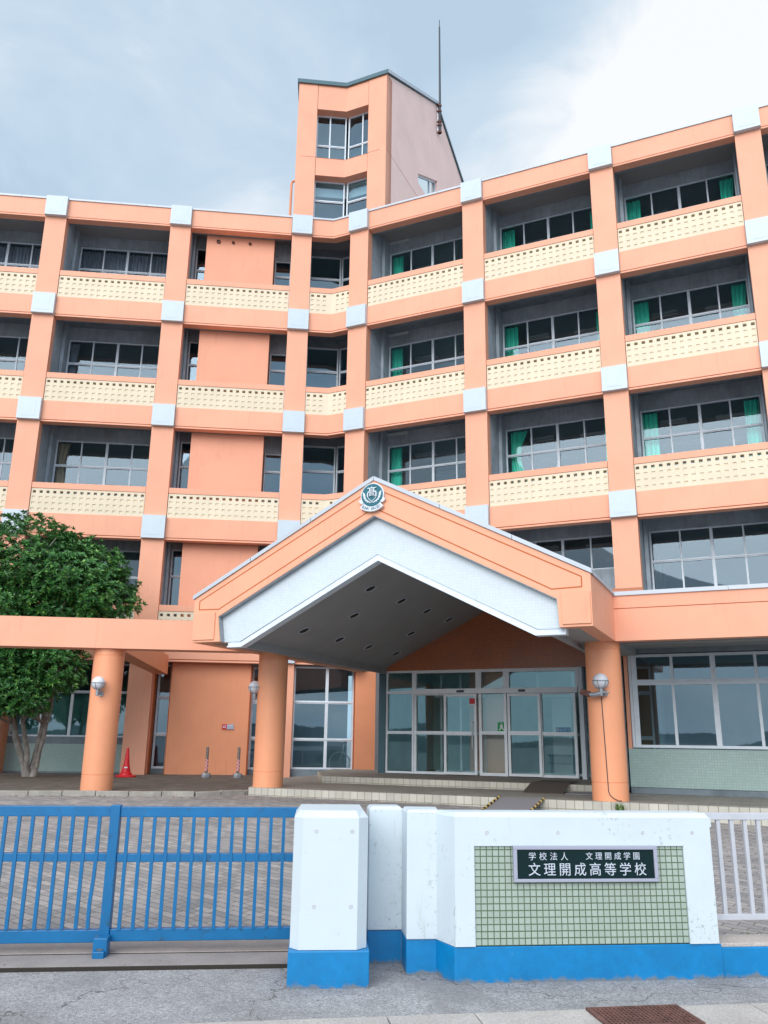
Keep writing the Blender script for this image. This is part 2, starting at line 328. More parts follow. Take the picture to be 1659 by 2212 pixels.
def part(name, mb, mat, parent, mw=Matrix.Identity(4), smooth=False, bevel=0):
    return link(name, mb.mesh(name, mat, smooth), parent, mw, bevel)
def copy_tree(o, mw):
    c = o.copy(); col.objects.link(c); c.matrix_world = mw
    def rec(a, b):
        for ch in list(a.children):
            d = ch.copy(); col.objects.link(d); d.parent = b; rec(ch, d)
    rec(o, c); return c
def text_mesh(body, size, extrude, name, mat, spacing=1., offset=0.):
    cu = bpy.data.curves.new(name, 'FONT'); cu.body = body; cu.size = size; cu.extrude = extrude; cu.space_character = spacing; cu.offset = offset
    cu.align_x = 'CENTER'; cu.align_y = 'CENTER'
    o = bpy.data.objects.new(name, cu); col.objects.link(o); bpy.context.view_layer.update()
    me = bpy.data.meshes.new_from_object(o.evaluated_get(bpy.context.evaluated_depsgraph_get())); me.name = name
    bpy.data.objects.remove(o); bpy.data.curves.remove(cu)
    for v in me.vertices: v.co = (v.co.x, -v.co.z, v.co.y)
    me.materials.clear(); me.materials.append(mat); return me

# ------------------------------------------------------------------ ground, street
def flat(name, pts, mat, z=None):
    mb = MB(); mb.face([(p[0], p[1], p[2] if len(p) > 2 else z) for p in pts]); o = link(name, mb.mesh(name, mat, fix=False)); return tag(o, kind='structure')
SZ = -.48
flat('ground', [(-900, -900), (900, -900), (900, 900), (-900, 900)], M['asphalt'], SZ-.03)
flat('street', [(-40, -12), (40, -12), (40, 7.6), (-40, 7.6)], M['asphalt'], SZ-.006)
GF = Frame((-.70, 6.92), 6.3)     # line of the gate and of the sign wall
g0 = lambda u, y, z: GF.w(u, y, z)
# gutter slabs along the street edge, at the foot of the picture
KF = Frame((.57, 5.48), 8.6)
mb = MB()
for k, (a, b) in enumerate(((-9.2, -7.4), (-7.39, -5.6), (-5.59, -3.8), (-3.79, -1.99), (-1.98, -.525), (-.517, -.004), (.004, 1.745), (1.755, 3.5), (3.51, 5.3))):
    mb.box(a, b, -.75, 0, -.06, .012)
tag(link('gutter_slabs', mb.mesh('gutter_slabs', M['gutter']), None, KF.mat(0, 0, SZ), .006), kind='structure')
# track of the sliding gate
mb = MB(); mb.box(-6, .06, -.438, -.426, -.1, .0215, M['dark']); mb.box(-6, .06, -.075, -.06, -.1, .0215, M['dark']); mb.box(-6, .08, -.42, -.08, -.1, .02); mb.box(-6, .08, -.055, .10, -.1, .025); mb.box(-6, .08, .12, .35, -.1, .02)
tag(link('gate_track', mb.mesh('gate_track', M['track']), None, GF.mat(0, 0, SZ), .006), kind='structure')
# courtyard sloping up to the building
mb = MB(); nx, ny = 60, 26
def hz(x, y):
    t = min(1, max(0, (y-7.35)/8.15)); return -.470 + .455*(t*(2-t)*.35 + t*.65)
xs = [-32 + 64*i/nx for i in range(nx+1)]
for j in range(ny):
    for i in range(nx):
        P = []
        for a, b in ((i, j), (i+1, j), (i+1, j+1), (i, j+1)):
            x_ = xs[a]; yb = 6.78 + .11*x_; y_ = yb + (26-yb)*b/ny; P.append((x_, y_, hz(x_, y_-.11*x_*(1-b/ny))))
        mb.face(P)
me = mb.mesh('courtyard_paving', M['paver'], fix=False)
bm = bmesh.new(); bm.from_mesh(me); bmesh.ops.remove_doubles(bm, verts=bm.verts, dist=.001); bm.to_mesh(me); bm.free()
tag(link('courtyard_paving', me), kind='structure')
# planting bed behind its kerb, left
mb = MB(); mb.prism([(-14, -7.75), (-1.2, -7.6), (-.35, -7.05), (.2, -6.2), (.2, 1.5), (-14, 1.5)], -.1, .055)
tag(link('planting_bed', mb.mesh('planting_bed', M['bed']), None, LF.mat()), kind='structure')
mb = MB(); pts = [(-14, -7.95), (-1.15, -7.78), (-.25, -7.2), (.35, -6.3)]
def strip(pts, w_, z0, z1, seglen, gap):
    for (ax, ay), (bx, by) in zip(pts, pts[1:]):
        d = Vector((bx-ax, by-ay)); L_ = d.length; d.normalize(); nn = Vector((-d.y, d.x)); k = max(1, round(L_/seglen))
        for i in range(k):
            s0 = L_*i/k + gap; s1 = L_*(i+1)/k - gap; dz = random.uniform(-.006, .006)
            p = [Vector((ax, ay))+d*s0-nn*w_/2, Vector((ax, ay))+d*s1-nn*w_/2, Vector((ax, ay))+d*s1+nn*w_/2, Vector((ax, ay))+d*s0+nn*w_/2]
            mb.prism([tuple(q) for q in p], z0, z1+dz)
strip(pts, .15, -.1, .075, .62, .006)
tag(link('kerb', mb.mesh('kerb', M['kerb']), None, LF.mat(), .01), kind='structure')
# entrance platform: two tiled steps
mb = MB()
mb.prism([(1.78, -7.12), (17, -6.95), (17, -1), (0, -1), (.15, -3.8)], -.2, .138, mat=M['steptop'])
mb.box(1.80, 17, -7.14, -7.05, -.2, .1365, T=Matrix.Rotation(R(.5), 4, 'Z') if False else None)
tag(link('entrance_step_lower', mb.mesh('entrance_step_lower', M['steptile']), None, RF.mat()), kind='structure')
mb = MB(); mb.prism([(2.02, -4.46), (8.7, -4.66), (8.7, 0), (0, 0), (.7, -2.2)], .0, .278, mat=M['steptop']); mb.prism([(2.04, -4.49), (8.7, -4.69), (8.7, -4.62), (2.04, -4.42)], .0, .276); mb.prism([(2.03, -4.48), (2.03, -4.40), (.72, -2.15), (.66, -2.19)], 0, .276)
tag(link('entrance_step_upper', mb.mesh('entrance_step_upper', M['steptile']), None, RF.mat()), kind='structure')
# wooded ridge across the street: only seen mirrored in the panes
mb = MB(); prev = None
for i in range(1201):
    a = math.pi + math.pi*i/1200; r_ = 260; h = 3.4 + 1.1*math.sin(i*.0315) + .8*math.sin(i*.071+1) + .5*math.sin(i*.19) + random.uniform(-.35, .35)
    p = (r_*math.cos(a), r_*math.sin(a))
    if prev: mb.face([(*prev[0], -1), (*p, -1), (p[0]*1.12, p[1]*1.12, h), (prev[0][0]*1.12, prev[0][1]*1.12, prev[1])]); mb.face([(prev[0][0]*1.12, prev[0][1]*1.12, prev[1]), (p[0]*1.12, p[1]*1.12, h), (p[0]*1.5, p[1]*1.5, -1), (prev[0][0]*1.5, prev[0][1]*1.5, -1)])
    prev = (p, h)
tag(link('hills', mb.mesh('hills', M['hill'], fix=False)), kind='structure')

# ------------------------------------------------------------------ school building
S = [17.72, 14.12, 10.49, 6.86, 3.22]
PW = .674; FY = .14               # pier width; the painted frame stands 14 cm behind the white blocks
LU = [-12.22, -8.151, -4.079, 0.]; RU = [0., 4.01, 8.063, 12.12, 16.18]
TK = math.tan(R(15.18)); LK, RK = 1.377, -.618
B = root('school_building', LF.mat(1.38, 0, 0), 'orange five-storey school with white blocks, cream balcony panels and a stair tower', 'school')
I4 = Matrix.Identity(4)

def pier(fr, u, z0=0):
    mb = MB(); mb.box(u, u+PW, FY, FY+.32, z0, 18.40); return part('pier', mb, M['orange'], B, fr.mat())
blockmb = MB(); blockmb.box(-.006, PW+.006, 0, .16, 0, .715); blockmb.box(.13, PW-.13, -.004, .01, .10, .60)
blockme = blockmb.mesh('tile_block', M['blocktile'])
for fr, us in ((LF, LU), (RF, RU)):
    for u in us:
        pier(fr, u, 3.1 if (fr is RF and u == 0) else 0)
        for i, s in enumerate(S):
            link('tile_block', blockme, B, fr.mat(u, 0, s+.015))
# spandrels
spm = {}
def spandrel(fr, u0, u1, s, top=False):
    w_ = round(u1-u0, 3); mb = MB(); h = .70 if not top else .69
    mb.box(.012, w_-.012, FY+.02, FY+.30, .075, h); mb.box(.012, w_-.012, FY+.015, FY+.30, 0, .05); mb.box(.012, w_-.012, FY+.05, FY+.28, .05, .075, M['groove'])
    if w_+h not in spm: spm[w_+h] = mb.mesh('spandrel', M['orange'])
    return link('spandrel', spm[w_+h], B, fr.mat(u0, 0, s))
def breeze_mesh(w_, h, ncol, u_first, pitch=.2, segs=None):
    """pierced block panel: top row of openings goes through, the three rows below are blind pockets"""
    mb = MB(); hw, hh = .047, .041; zs = [.165, .345, .525, .705]; zs = [h-.105-.183*i for i in range(4)][::-1]
    cx = [u_first+pitch*i for i in range(ncol)]
    xe = sorted([0, w_]+[c-hw for c in cx]+[c+hw for c in cx]); ze = sorted([0, h]+[z-hh for z in zs]+[z+hh for z in zs])
    y0, y1 = 0, .19
    for i in range(len(xe)-1):
        for j in range(len(ze)-1):
            hole = i % 2 == 1 and j % 2 == 1; a, b, c, d = xe[i], xe[i+1], ze[j], ze[j+1]
            if not hole:
                mb.face([(a, y0, c), (b, y0, c), (b, y0, d), (a, y0, d)]); mb.face([(a, y1, c), (a, y1, d), (b, y1, d), (b, y1, c)])
            else:
                dp = y1 if j == 7 else .02
                mb.face([(a, y0, c), (a, dp, c), (b, dp, c), (b, y0, c)]); mb.face([(a, y0, d), (b, y0, d), (b, dp, d), (a, dp, d)])
                mb.face([(a, y0, c), (a, y0, d), (a, dp, d), (a, dp, c)]); mb.face([(b, y0, c), (b, dp, c), (b, dp, d), (b, y0, d)])
                if j != 7:
                    mb.face([(a, dp, c), (a, dp, d), (b, dp, d), (b, dp, c)]); mb.face([(a, y1, c), (a, y1, d), (b, y1, d), (b, y1, c)])
    mb.face([(0, y0, 0), (0, y1, 0), (w_, y1, 0), (w_, y0, 0)]); mb.face([(0, y0, h), (w_, y0, h), (w_, y1, h), (0, y1, h)])
    # fine joints between the blocks
    return mb.mesh('breeze_panel', M['cream'], fix=False)
bzc = {}
railm = {}
def parapet(fr, u0, u1, s):
    w_ = round(u1-u0, 3); n_ = 17; 
    if w_ not in bzc:
        bzc[w_] = breeze_mesh(w_-.03, .775, n_, (w_-.03-.2*(n_-1))/2)
        mb = MB(); mb.box(.012, w_-.012, FY+.02, FY+.22, 1.475, 1.655); mb.box(.012, w_-.012, FY+.05, FY+.2, 1.46, 1.475, M['groove']); railm[w_] = mb.mesh('parapet_rail', M['orange'])
    link('breeze_panel', bzc[w_], B, fr.mat(u0+.015, FY+.035, s+.69)); link('parapet_rail', railm[w_], B, fr.mat(u0, 0, s))

# windows ---------------------------------------------------------
def window(fr, us, zs, y, name='window', glassm='glass', wide=(), fr_w=.045, depth=.07, mat='alu', thick_tr=None, parent=None, extra=None, pane_skip=()):
    """us / zs are the mullion and transom lines; returns the frame object (a part) with its panes as a sub-part"""
    mb = MB(); u0, u1, z0, z1 = us[0], us[-1], zs[0], zs[-1]
    for k, u in enumerate(us):
        h = fr_w*(.9 if k in wide else .5); a, b = (u, u+fr_w) if k == 0 else (u-fr_w, u) if k == len(us)-1 else (u-h, u+h)
        mb.box(a, b, 0, depth, z0, z1)
    for k, z in enumerate(zs):
        h = (thick_tr or fr_w*.85); a, b = (z, z+fr_w) if k == 0 else (z-fr_w, z) if k == len(zs)-1 else (z-h, z+h)
        for i in range(len(us)-1):
            mb.box(us[i]+fr_w*.45, us[i+1]-fr_w*.45, .004, depth-.004, a, b)
        if 0 < k < len(zs)-1:                         # the sliding sashes overlap: second, thinner rail a little in front
            mb.box(u0+.01, u1-.01, -.015, .004, z-.012, z+.012)
    o = part(name, mb, M[mat], parent or B, fr.mat(0, y, 0))
    pb = MB()
    for i in range(len(us)-1):
        for j in range(len(zs)-1):
            if (i, j) in pane_skip: continue
            t1, t2 = random.uniform(-.004, .004), random.uniform(-.005, .005)
            a, b, c, d = us[i]+.01, us[i+1]-.01, zs[j]+.01, zs[j+1]-.01
            yy = depth*(.35 if i % 2 else .6)
            f_ = lambda x_, z_: (x_, yy + t1*(x_-(a+b)/2) + t2*(z_-(c+d)/2), z_)
            pb.face([f_(a, c), f_(b, c), f_(b, d), f_(a, d)])
    link('pane', pb.mesh('pane', M[glassm], fix=False), o, fr.mat(0, y, 0)); return o
def curtain(fr, u0, u1, z0, z1, y, mat, parent, gather=0., waves=None):
    """pleated cloth; gather > 0 draws the lower part together like a tied curtain"""
    mb = MB(); n_ = max(10, int((u1-u0)*50)); rows = 8; G = []
    for j in range(rows+1):
        t = j/rows; z = z1+(z0-z1)*t; g_ = math.sin(min(1, t*1.15)*math.pi)*gather; row = []
        for i in range(n_+1):
            s_ = i/n_; uu = u0+(u1-u0)*(s_*(1-g_)+ (.0 if gather > 0 else 0)*g_); row.append((uu, y+.035*math.sin(s_*(u1-u0)*52+.6*math.sin(t*3)), z))
        G.append(row)
    for j in range(rows):
        for i in range(n_): mb.face([G[j][i], G[j+1][i], G[j+1][i+1], G[j][i+1]])
    me = mb.mesh('curtain', M[mat], fix=False); me.shade_smooth(); return link('curtain', me, parent, fr.mat())

WY = 1.72
def bay_shell(fr, u0, u1, i, conc_sill=True):
    """ceiling slab, head wall, low wall and the concrete return at the left of one balcony bay (opening below S[i])"""
    mb = MB(); s = S[i]; lo = S[i+1]
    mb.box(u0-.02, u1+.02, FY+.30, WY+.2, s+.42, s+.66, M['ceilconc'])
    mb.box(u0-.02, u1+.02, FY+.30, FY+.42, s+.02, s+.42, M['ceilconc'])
    mb.box(u0-.02, u1+.02, WY, WY+.2, s-.035, s+.42)
    if conc_sill: mb.box(u0-.02, u1+.02, WY, WY+.2, lo+.66, s-(1.95 if i < 3 or fr is LF else 1.02 if u0 < 8 else 1.75))
    mb.box(u0, u0+.10, WY-.42, WY+.1, lo+.66, s+.42); mb.box(u1-.06, u1, WY-.42, WY+.1, lo+.66, s+.42)
    part('balcony_wall', mb, M['concrete'], B, fr.mat())
def cross_walls(fr, u):
    mb = MB(); mb.box(u+.012, u+PW-.012, FY+.31, WY+5.5, 0, 18.3); part('cross_wall', mb, M['concrete'], B, fr.mat())
for u in LU: cross_walls(LF, u)
for u in RU[1:]: cross_walls(RF, u)
mb = MB(); mb.box(0.012, PW-.012, FY+.31, WY, 3.3, 18.3); part('cross_wall', mb, M['concrete'], B, RF.mat())

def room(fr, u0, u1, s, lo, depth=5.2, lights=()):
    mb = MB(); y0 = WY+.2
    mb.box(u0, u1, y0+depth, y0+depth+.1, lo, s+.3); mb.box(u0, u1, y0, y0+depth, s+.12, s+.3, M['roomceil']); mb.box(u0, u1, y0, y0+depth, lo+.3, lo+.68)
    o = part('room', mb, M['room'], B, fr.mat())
    mb = MB()
    for (a, b, yy) in lights:
        mb.box(a, b, yy, yy+.28, s+.02, s+.10); mb.box(a+.02, b-.02, yy+.1, yy+.18, s-.02, s+.02); mb.box(a+.1, a+.16, yy, yy+.2, s+.1, s+.15); mb.box(b-.16, b-.1, yy, yy+.2, s+.1, s+.15)
    if lights: link('ceiling_light', mb.mesh('ceiling_light', M['lampwhite']), o, fr.mat())
    return o

def classroom_bay(fr, u0, u1, i, curt=(), zlow=None, lights=(), winname='window'):
    s = S[i]; spandrel(fr, u0, u1, s, i == 0)
    bay_shell(fr, u0, u1, i)
    a, b = u0+.10, u1-.05; us = [a+(b-a)*k/4 for k in range(5)]
    zb = s-1.95 if zlow is None else zlow
    zs = [zb, s-.90, s-.03] if zb < s-1.2 else [zb, s-.03]
    w_ = window(fr, us, zs, WY+.05, wide=(2,))
    for c in curt:
        curtain(fr, c[0], c[1], zb, s-.06, WY+.28, c[2], w_, c[3] if len(c) > 3 else 0)
    room(fr, u0, u1, s, S[i+1], lights=lights)
    return w_
# left wing
for k in range(2):
    u0, u1 = LU[k]+PW, LU[k+1]
    for i in range(4):
        cu = {0: [(u0+.1, u1-.1, 'sheer')], 2: [(u0+.12, u0+.5, 'beige', .35)], 1: [(u0+.12, u0+.4, 'sheer', .2)]}.get(i, [])
        classroom_bay(LF, u0, u1, i, cu)
        parapet(LF, u0, u1, S[i+1])
    spandrel(LF, u0, u1, S[4])
# right wing
for k in range(4):
    u0, u1 = RU[k]+PW, RU[k+1]
    for i in range(4):
        cu = [(u0+.12, u0+(.55 if k else .5), 'teal', .0), (u1-(.5 if k == 2 else .35), u1-.1, 'teal', .15)]
        if i == 2 and k == 1: cu = [(u0+.2, u0+.75, 'teal', .45), (u1-.3, u1-.1, 'teal', .3)]
        if i == 3: cu = []
        zl = S[3]-1.02 if (i == 3 and k < 2) else (S[3]-1.75 if i == 3 else None)
        lt = [] if i == 3 and k > 1 else [(u0+.5, u0+1.3, 3.1), (u0+2.1, u0+2.95, 3.3), (u0+.4, u0+1.6, 5.2), (u0+2.3, u0+3.3, 5.4)]
        classroom_bay(RF, u0, u1, i, cu, zl, lt)
        parapet(RF, u0, u1, S[i+1]) if i < 3 else None
# service bay of the left wing: a blank painted wall between two slit windows
u0, u1 = LU[2]+PW, LU[3]
for i in range(4):
    s = S[i]; lo = S[i+1]; spandrel(LF, u0, u1, s, i == 0); parapet(LF, u0, u1, lo)
    mb = MB(); mb.box(u0-.02, u1+.02, FY+.30, WY+.2, s+.42, s+.66, M['ceilconc']); mb.box(u0-.02, u1+.02, FY+.30, FY+.42, s+.02, s+.42, M['ceilconc'])
    mb.box(u0, u0+.50, 1.30, 1.5, s-.03, s+.42); mb.box(-.6, u1, 1.30, 1.5, s-.3, s+.42); mb.box(u0, u0+.08, 1.0, 1.32, lo+.66, s+.42)
    mb.box(u0-.02, u0+.5, 1.30, 1.5, lo+.66, lo+1.2); mb.box(-.6, u1, 1.30, 1.5, lo+.66, lo+1.2)
    part('balcony_wall', mb, M['concrete'], B, LF.mat())
    mb = MB(); mb.box(-2.90, -.60, .58, 1.5, lo+.66, s+.42)
    sw = part('service_wall', mb, M['service'], B, LF.mat())
    if i == 0:
        mb = MB()
        for cx, r_ in ((-2.50, .07), (-2.0, .05), (-1.43, .05)):
            T = Matrix.Translation((cx, .565, s-.20)) @ Matrix.Rotation(R(90), 4, 'X'); q = MB(); q.lathe([(r_, -.03), (r_, .03), (r_*.75, .03), (r_*.75, 0)], 16)
            for f_ in q.f: mb.face([T @ Vector(q.v[j]) for j in f_])
        link('vent_cap', mb.mesh('vent_cap', M['rust']), sw, LF.mat())
    window(LF, [u0+.08, u0+.50], [lo+1.2, s-.90, s-.03], 1.34, glassm='glass1'); window(LF, [-.58, u1], [lo+1.2, s-.93, s-.3], 1.34, glassm='glass1')
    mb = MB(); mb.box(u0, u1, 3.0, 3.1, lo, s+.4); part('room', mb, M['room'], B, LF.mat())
spandrel(LF, u0, u1, S[4])

# kinked bay between the wings
def kink_poly(d0, d1, ul=PW, ur=0.):
    """plan polygon (world) of a wall layer from inward depth d0 to d1 that follows the kink"""
    P = [LF.w(ul, d0), LF.w(LK+d0*TK, d0), RF.w(ur, d0), RF.w(ur, d1), LF.w(LK+d1*TK, d1), LF.w(ul, d1)]
    return [(p.x, p.y) for p in P]
def kink(name, d0, d1, z0, z1, mat, ul=PW+.012, ur=-.012, parent=None):
    mb = MB(); mb.prism(kink_poly(d0, d1, ul, ur), z0, z1); return part(name, mb, mat, parent or B)
for i in range(5):
    s = S[i]
    mb = MB(); mb.prism(kink_poly(FY+.02, FY+.30, PW+.012, -.012), s+.075, s+(.69 if i == 0 else .70)); mb.prism(kink_poly(FY+.015, FY+.30, PW+.012, -.012), s, s+.05); mb.prism(kink_poly(FY+.05, FY+.28, PW+.012, -.012), s+.05, s+.075, mat=M['groove'])
    part('spandrel', mb, M['orange'], B)
    if i:
        kink('parapet_rail', FY+.02, FY+.22, s+1.475, s+1.655, M['orange'])
        wl = LK+.175*TK-PW-.015; link('breeze_panel', breeze_mesh(wl, .775, 3, .09), B, LF.mat(PW+.015, FY+.035, s+.69))
        wr = -(RK-.175*TK)-.015; link('breeze_panel', breeze_mesh(wr, .775, 3, wr-.43), B, RF.mat(-wr-.015, FY+.035, s+.69))
    if i < 4:
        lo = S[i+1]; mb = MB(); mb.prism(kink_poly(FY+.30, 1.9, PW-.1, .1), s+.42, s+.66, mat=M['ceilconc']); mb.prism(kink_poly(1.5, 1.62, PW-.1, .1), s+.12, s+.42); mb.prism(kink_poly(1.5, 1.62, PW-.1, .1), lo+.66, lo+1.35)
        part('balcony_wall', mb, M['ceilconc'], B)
        ck = LK+1.54*TK
        z_ = [lo+1.35, s-.78, s+.12]
        window(LF, [PW-.02, ck-.02], z_, 1.52, glassm='glass1', fr_w=.05); window(RF, [RK-1.54*TK+.02, .0], z_, 1.52, glassm='glass1', fr_w=.05)
        mb = MB(); mb.prism(kink_poly(4.2, 4.4, -1, 1.5), lo, s+.5); mb.prism(kink_poly(1.7, 4.2, -1, 1.5), s+.3, s+.4, mat=M['roomceil']); part('room', mb, M['room'], B)
# copings of the flat roof and the roof itself
mb = MB()
for fr, us in ((LF, LU), (RF, RU)):
    for a, b in zip(us, us[1:]):
        w_ = b-a-PW; n_ = 4
        for k in range(n_): mb.box(a+PW+w_*k/n_+.004, a+PW+w_*(k+1)/n_-.004, FY-.015, FY+.4, 18.41, 18.475, T=fr.mat())
mb.prism(kink_poly(FY-.015, FY+.4, PW+.01, -.01), 18.41, 18.475)
part('roof_coping', mb, M['alucap'], B)
mb = MB(); mb.box(-12.3, 1.0, FY+.3, 10, 18.1, 18.36, T=LF.mat()); mb.box(-.2, 16.8, FY+.3, 10, 18.11, 18.37, T=RF.mat()); mb.prism(kink_poly(FY+.31, 10, .5, .2), 18.12, 18.38)
mb.box(-12.3, -3.0, 9.9, 10, 0, 18.3, T=LF.mat()); mb.box(3, 16.8, 9.9, 10, 0, 18.3, T=RF.mat())
mb.box(-12.3, -12.22, .5, 10, 0, 18.3, T=LF.mat()); mb.box(16.78, 16.85, .5, 10, 0, 18.3, T=RF.mat())
part('flat_roof', mb, M['roof'], B)

# stair tower
TD = 1.5; tk = LK+TD*TK; rk = RK-TD*TK; ZT = 25.36; ZR = 28.34
mb = MB()
mb.prism([(-.03, TD), (.69, TD), (.69, TD+.5), (-.03, TD+.5)], 18.3, 22.0, T=LF.mat()); mb.prism([(-.03, TD), (.69, TD), (.69, TD+.5), (-.03, TD+.5)], 22.015, ZT, T=LF.mat())
mb.prism([(-.08, TD), (.66, TD), (.66, TD+.5), (-.08, TD+.5)], 18.3, 22.0, T=RF.mat()); mb.prism([(-.08, TD), (.66, TD), (.66, TD+.5), (-.08, TD+.5)], 22.015, ZT, T=RF.mat())
def tk_poly(d0, d1, ul, ur): return kink_poly(d0, d1, ul, ur)
for z0, z1 in ((24.17, ZT), (21.24, 21.985), (18.3, 19.3)):
    mb.prism(tk_poly(TD+.01, TD+.5, .705, -.095), z0, z1)
part('tower_front', mb, M['orange'], B)
mb = MB(); mb.prism(tk_poly(TD+.05, TD+.45, .5, .1), 18.3, 19.4, mat=M['groove']); mb.prism(tk_poly(TD+.06, TD+.45, .60, 0), 21.9, 22.05, mat=M['groove']); mb.prism(tk_poly(TD+.06, TD+.45, .60, 0), 24.2, ZT-.05, mat=M['groove'])
mb.box(.0, .66, TD+.05, TD+.3, 21.9, 22.1, M['groove'], T=LF.mat()); mb.box(-.05, .62, TD+.05, TD+.3, 21.9, 22.1, M['groove'], T=RF.mat())
part('tower_joint', mb, M['groove'], B)
# right (pink) flank with its raked window, left flank, back, roof
def flank(fr, u, th, wn):
    """outline in (depth, z)"""
    o = [(TD+.003, 18.2), (TD+.003, ZT-.1), (6.84, ZR-.1), (12.2, ZR-2.65), (12.2, 18.2)]
    mb = MB()
    if not wn: mb.prism(o, u, u+th, 'x'); return mb
    a, b, c, d = (4.67, 22.72), (4.67, 23.15), (6.9, 24.34), (6.9, 22.72)
    for poly in ([o[0], o[1], (4.67, ZT-.1+(4.67-TD)*(ZR-ZT)/(6.84-TD)), (4.67, 18.2)], [(4.67, 18.2), a, d, (6.9, 18.2)], [b, (4.67, ZT-.1+(4.67-TD)*(ZR-ZT)/(6.84-TD)), (6.84, ZR-.1), (6.9, ZR-.13), c], [(6.9, 18.2), (6.9, ZR-.13), o[3], o[4]]):
        mb.prism(poly, u, u+th, 'x')
    return mb
part('tower_flank', flank(RF, .66, -.25, True), M['pink'], B, RF.mat())
mb = MB(); mb.box(.660, .664, TD+.0, 4.6, 21.99, 22.005); part('tower_joint', mb, M['groove'], B, RF.mat())
part('tower_flank', flank(LF, -.03, .2, False), M['orange'], B, LF.mat())
mb = MB(); fz = .06
mb.prism([(4.67, 22.72), (4.67, 22.78), (6.9, 22.78), (6.9, 22.72)], .48, .56, 'x'); mb.prism([(4.67, 23.07), (4.67, 23.15), (6.9, 24.34), (6.9, 24.26)], .48, .56, 'x'); mb.box(.48, .56, 4.67, 4.74, 22.78, 23.1); mb.box(.48, .56, 6.2, 6.27, 22.78, 23.9); mb.box(.48, .56, 6.83, 6.9, 22.78, 24.25)
wf = part('raked_window', mb, M['alu'], B, RF.mat())
mb = MB(); mb.face([(.52, 4.7, 22.75), (.52, 6.87, 22.75), (.52, 6.87, 24.3), (.52, 4.7, 23.12)]); link('pane', mb.mesh('pane', glass('bright_pane', (.3, .35, .38), .62), fix=False), wf, RF.mat())
P0, Pk, P1 = LF.w(-.10, TD-.07, ZT), LF.w(LK+(TD-.07)*TK, TD-.07, ZT), RF.w(.73, TD-.07, ZT)
Q0, Q1 = LF.w(-.10, 6.84, ZR), RF.w(.73, 6.84, ZR); T0, T1 = LF.w(-.10, 12.2, ZR-2.55), RF.w(.73, 12.2, ZR-2.55)
mb = MB(); h_ = Vector((0, 0, .17))
for poly in ([P0, Pk, Q0], [Pk, P1, Q1], [Pk, Q1, Q0], [Q0, Q1, T1, T0]):
    mb.face([p-h_*.6 for p in poly][::-1]); mb.face([p+h_*.4 for p in poly])
for a, b in ((P0, Pk), (Pk, P1), (P1, Q1), (Q1, T1), (T1, T0), (T0, Q0), (Q0, P0)):
    mb.face([a-h_*.6, b-h_*.6, b+h_*.4, a+h_*.4])
part('tower_roof', mb, M['darkcap'], B)
mb = MB(); e_ = RF.u*.012
for a, b in ((P1, Q1), (Q1, T1)):
    mb.face([a-h_*.5+e_, b-h_*.5+e_, b+h_*.25+e_, a+h_*.25+e_])
part('tower_verge', mb, M['alucap'], B)
for z0, z1, tr, mid in ((21.985, 24.17, 22.80, True), (19.3, 21.24, 20.38, False)):
    if mid: 
        window(LF, [.69, 1.21, tk+.05], [z0, tr, z1], TD+.34, glassm='glass1', fr_w=.05, pane_skip=()); window(RF, [rk-.05, -.47, -.08], [z0, tr, z1], TD+.34, glassm='glass1', fr_w=.05)
    else:
        window(LF, [.69, tk+.05], [z0, tr, z1], TD+.34, glassm='glass1', fr_w=.05); window(RF, [rk-.05, -.08], [z0, tr, z1], TD+.34, glassm='glass1', fr_w=.05)
mb = MB(); mb.prism(tk_poly(3.0, 3.1, 0, .5), 18.3, 25.2); part('room', mb, M['room'], B)
mb = MB(); mb.prism(tk_poly(TD+.6, TD+.66, .72, -.1), 20.75, 21.2); part('blind', mb, M['blind'], B)
# rusty wall pipe left of the tower
mb = MB(); mb.tube([LF.w(-.16, 2.0, 18.3), LF.w(-.16, 2.0, 21.1), LF.w(-.14, 2.0, 21.22), LF.w(-.06, 2.0, 21.27), LF.w(.05, 2.0, 21.28)], .045, 10)
part('downpipe', mb, M['orange2'], B, smooth=True)

# ---- ground storey, left: recessed windows, blank wall, slits
mb = MB(); D1 = .50
for q_ in ((-2.90, -.60, D1, D1+1.2, 0, S[4]+.3), (LU[2]-.02, LU[2]+PW+.02, .42, .9, 0, S[4]+.1), (-.02, PW+.02, .42, .9, 0, S[4]+.1), (LU[1]-.02, LU[1]+PW+.02, .42, .9, 0, S[4]+.1), (2.50, 3.12, .0, .5, 0, S[4]-.05)):
    mb = MB(); mb.box(*q_); part('ground_wall', mb, M['orange2'], B, LF.mat())
mb = MB(); mb.box(-2.93, -2.90, D1+.03, D1+.6, 0, S[4]+.1); mb.box(-.60, -.57, D1+.03, D1+.6, 0, S[4]+.1); mb.box(LU[2]+PW+.02, LU[2]+PW+.035, .47, .9, 0, S[4]+.1); mb.box(3.12, 3.135, .05, .5, 0, S[4]-.06); mb.box(2.485, 2.5, .05, .5, 0, S[4]-.06)
part('wall_reveal', mb, M['groove'], B, LF.mat())
mb = MB(); mb.box(LU[0]+PW, LU[2]-.02, D1, 1.6, S[4]-.02, S[4]+.6); mb.box(-3.42, -2.9, D1+.2, 1.6, S[4]-.02, S[4]+.6); mb.box(-.6, 2.6, D1-.1, 1.6, S[4]-.04, S[4]+.6); mb.box(-3.42, 2.5, .9, 1.1, 0, .20); mb.box(.6, 2.5, .40, .52, 0, .235)
part('lintel', mb, M['ceilconc'], B, LF.mat())
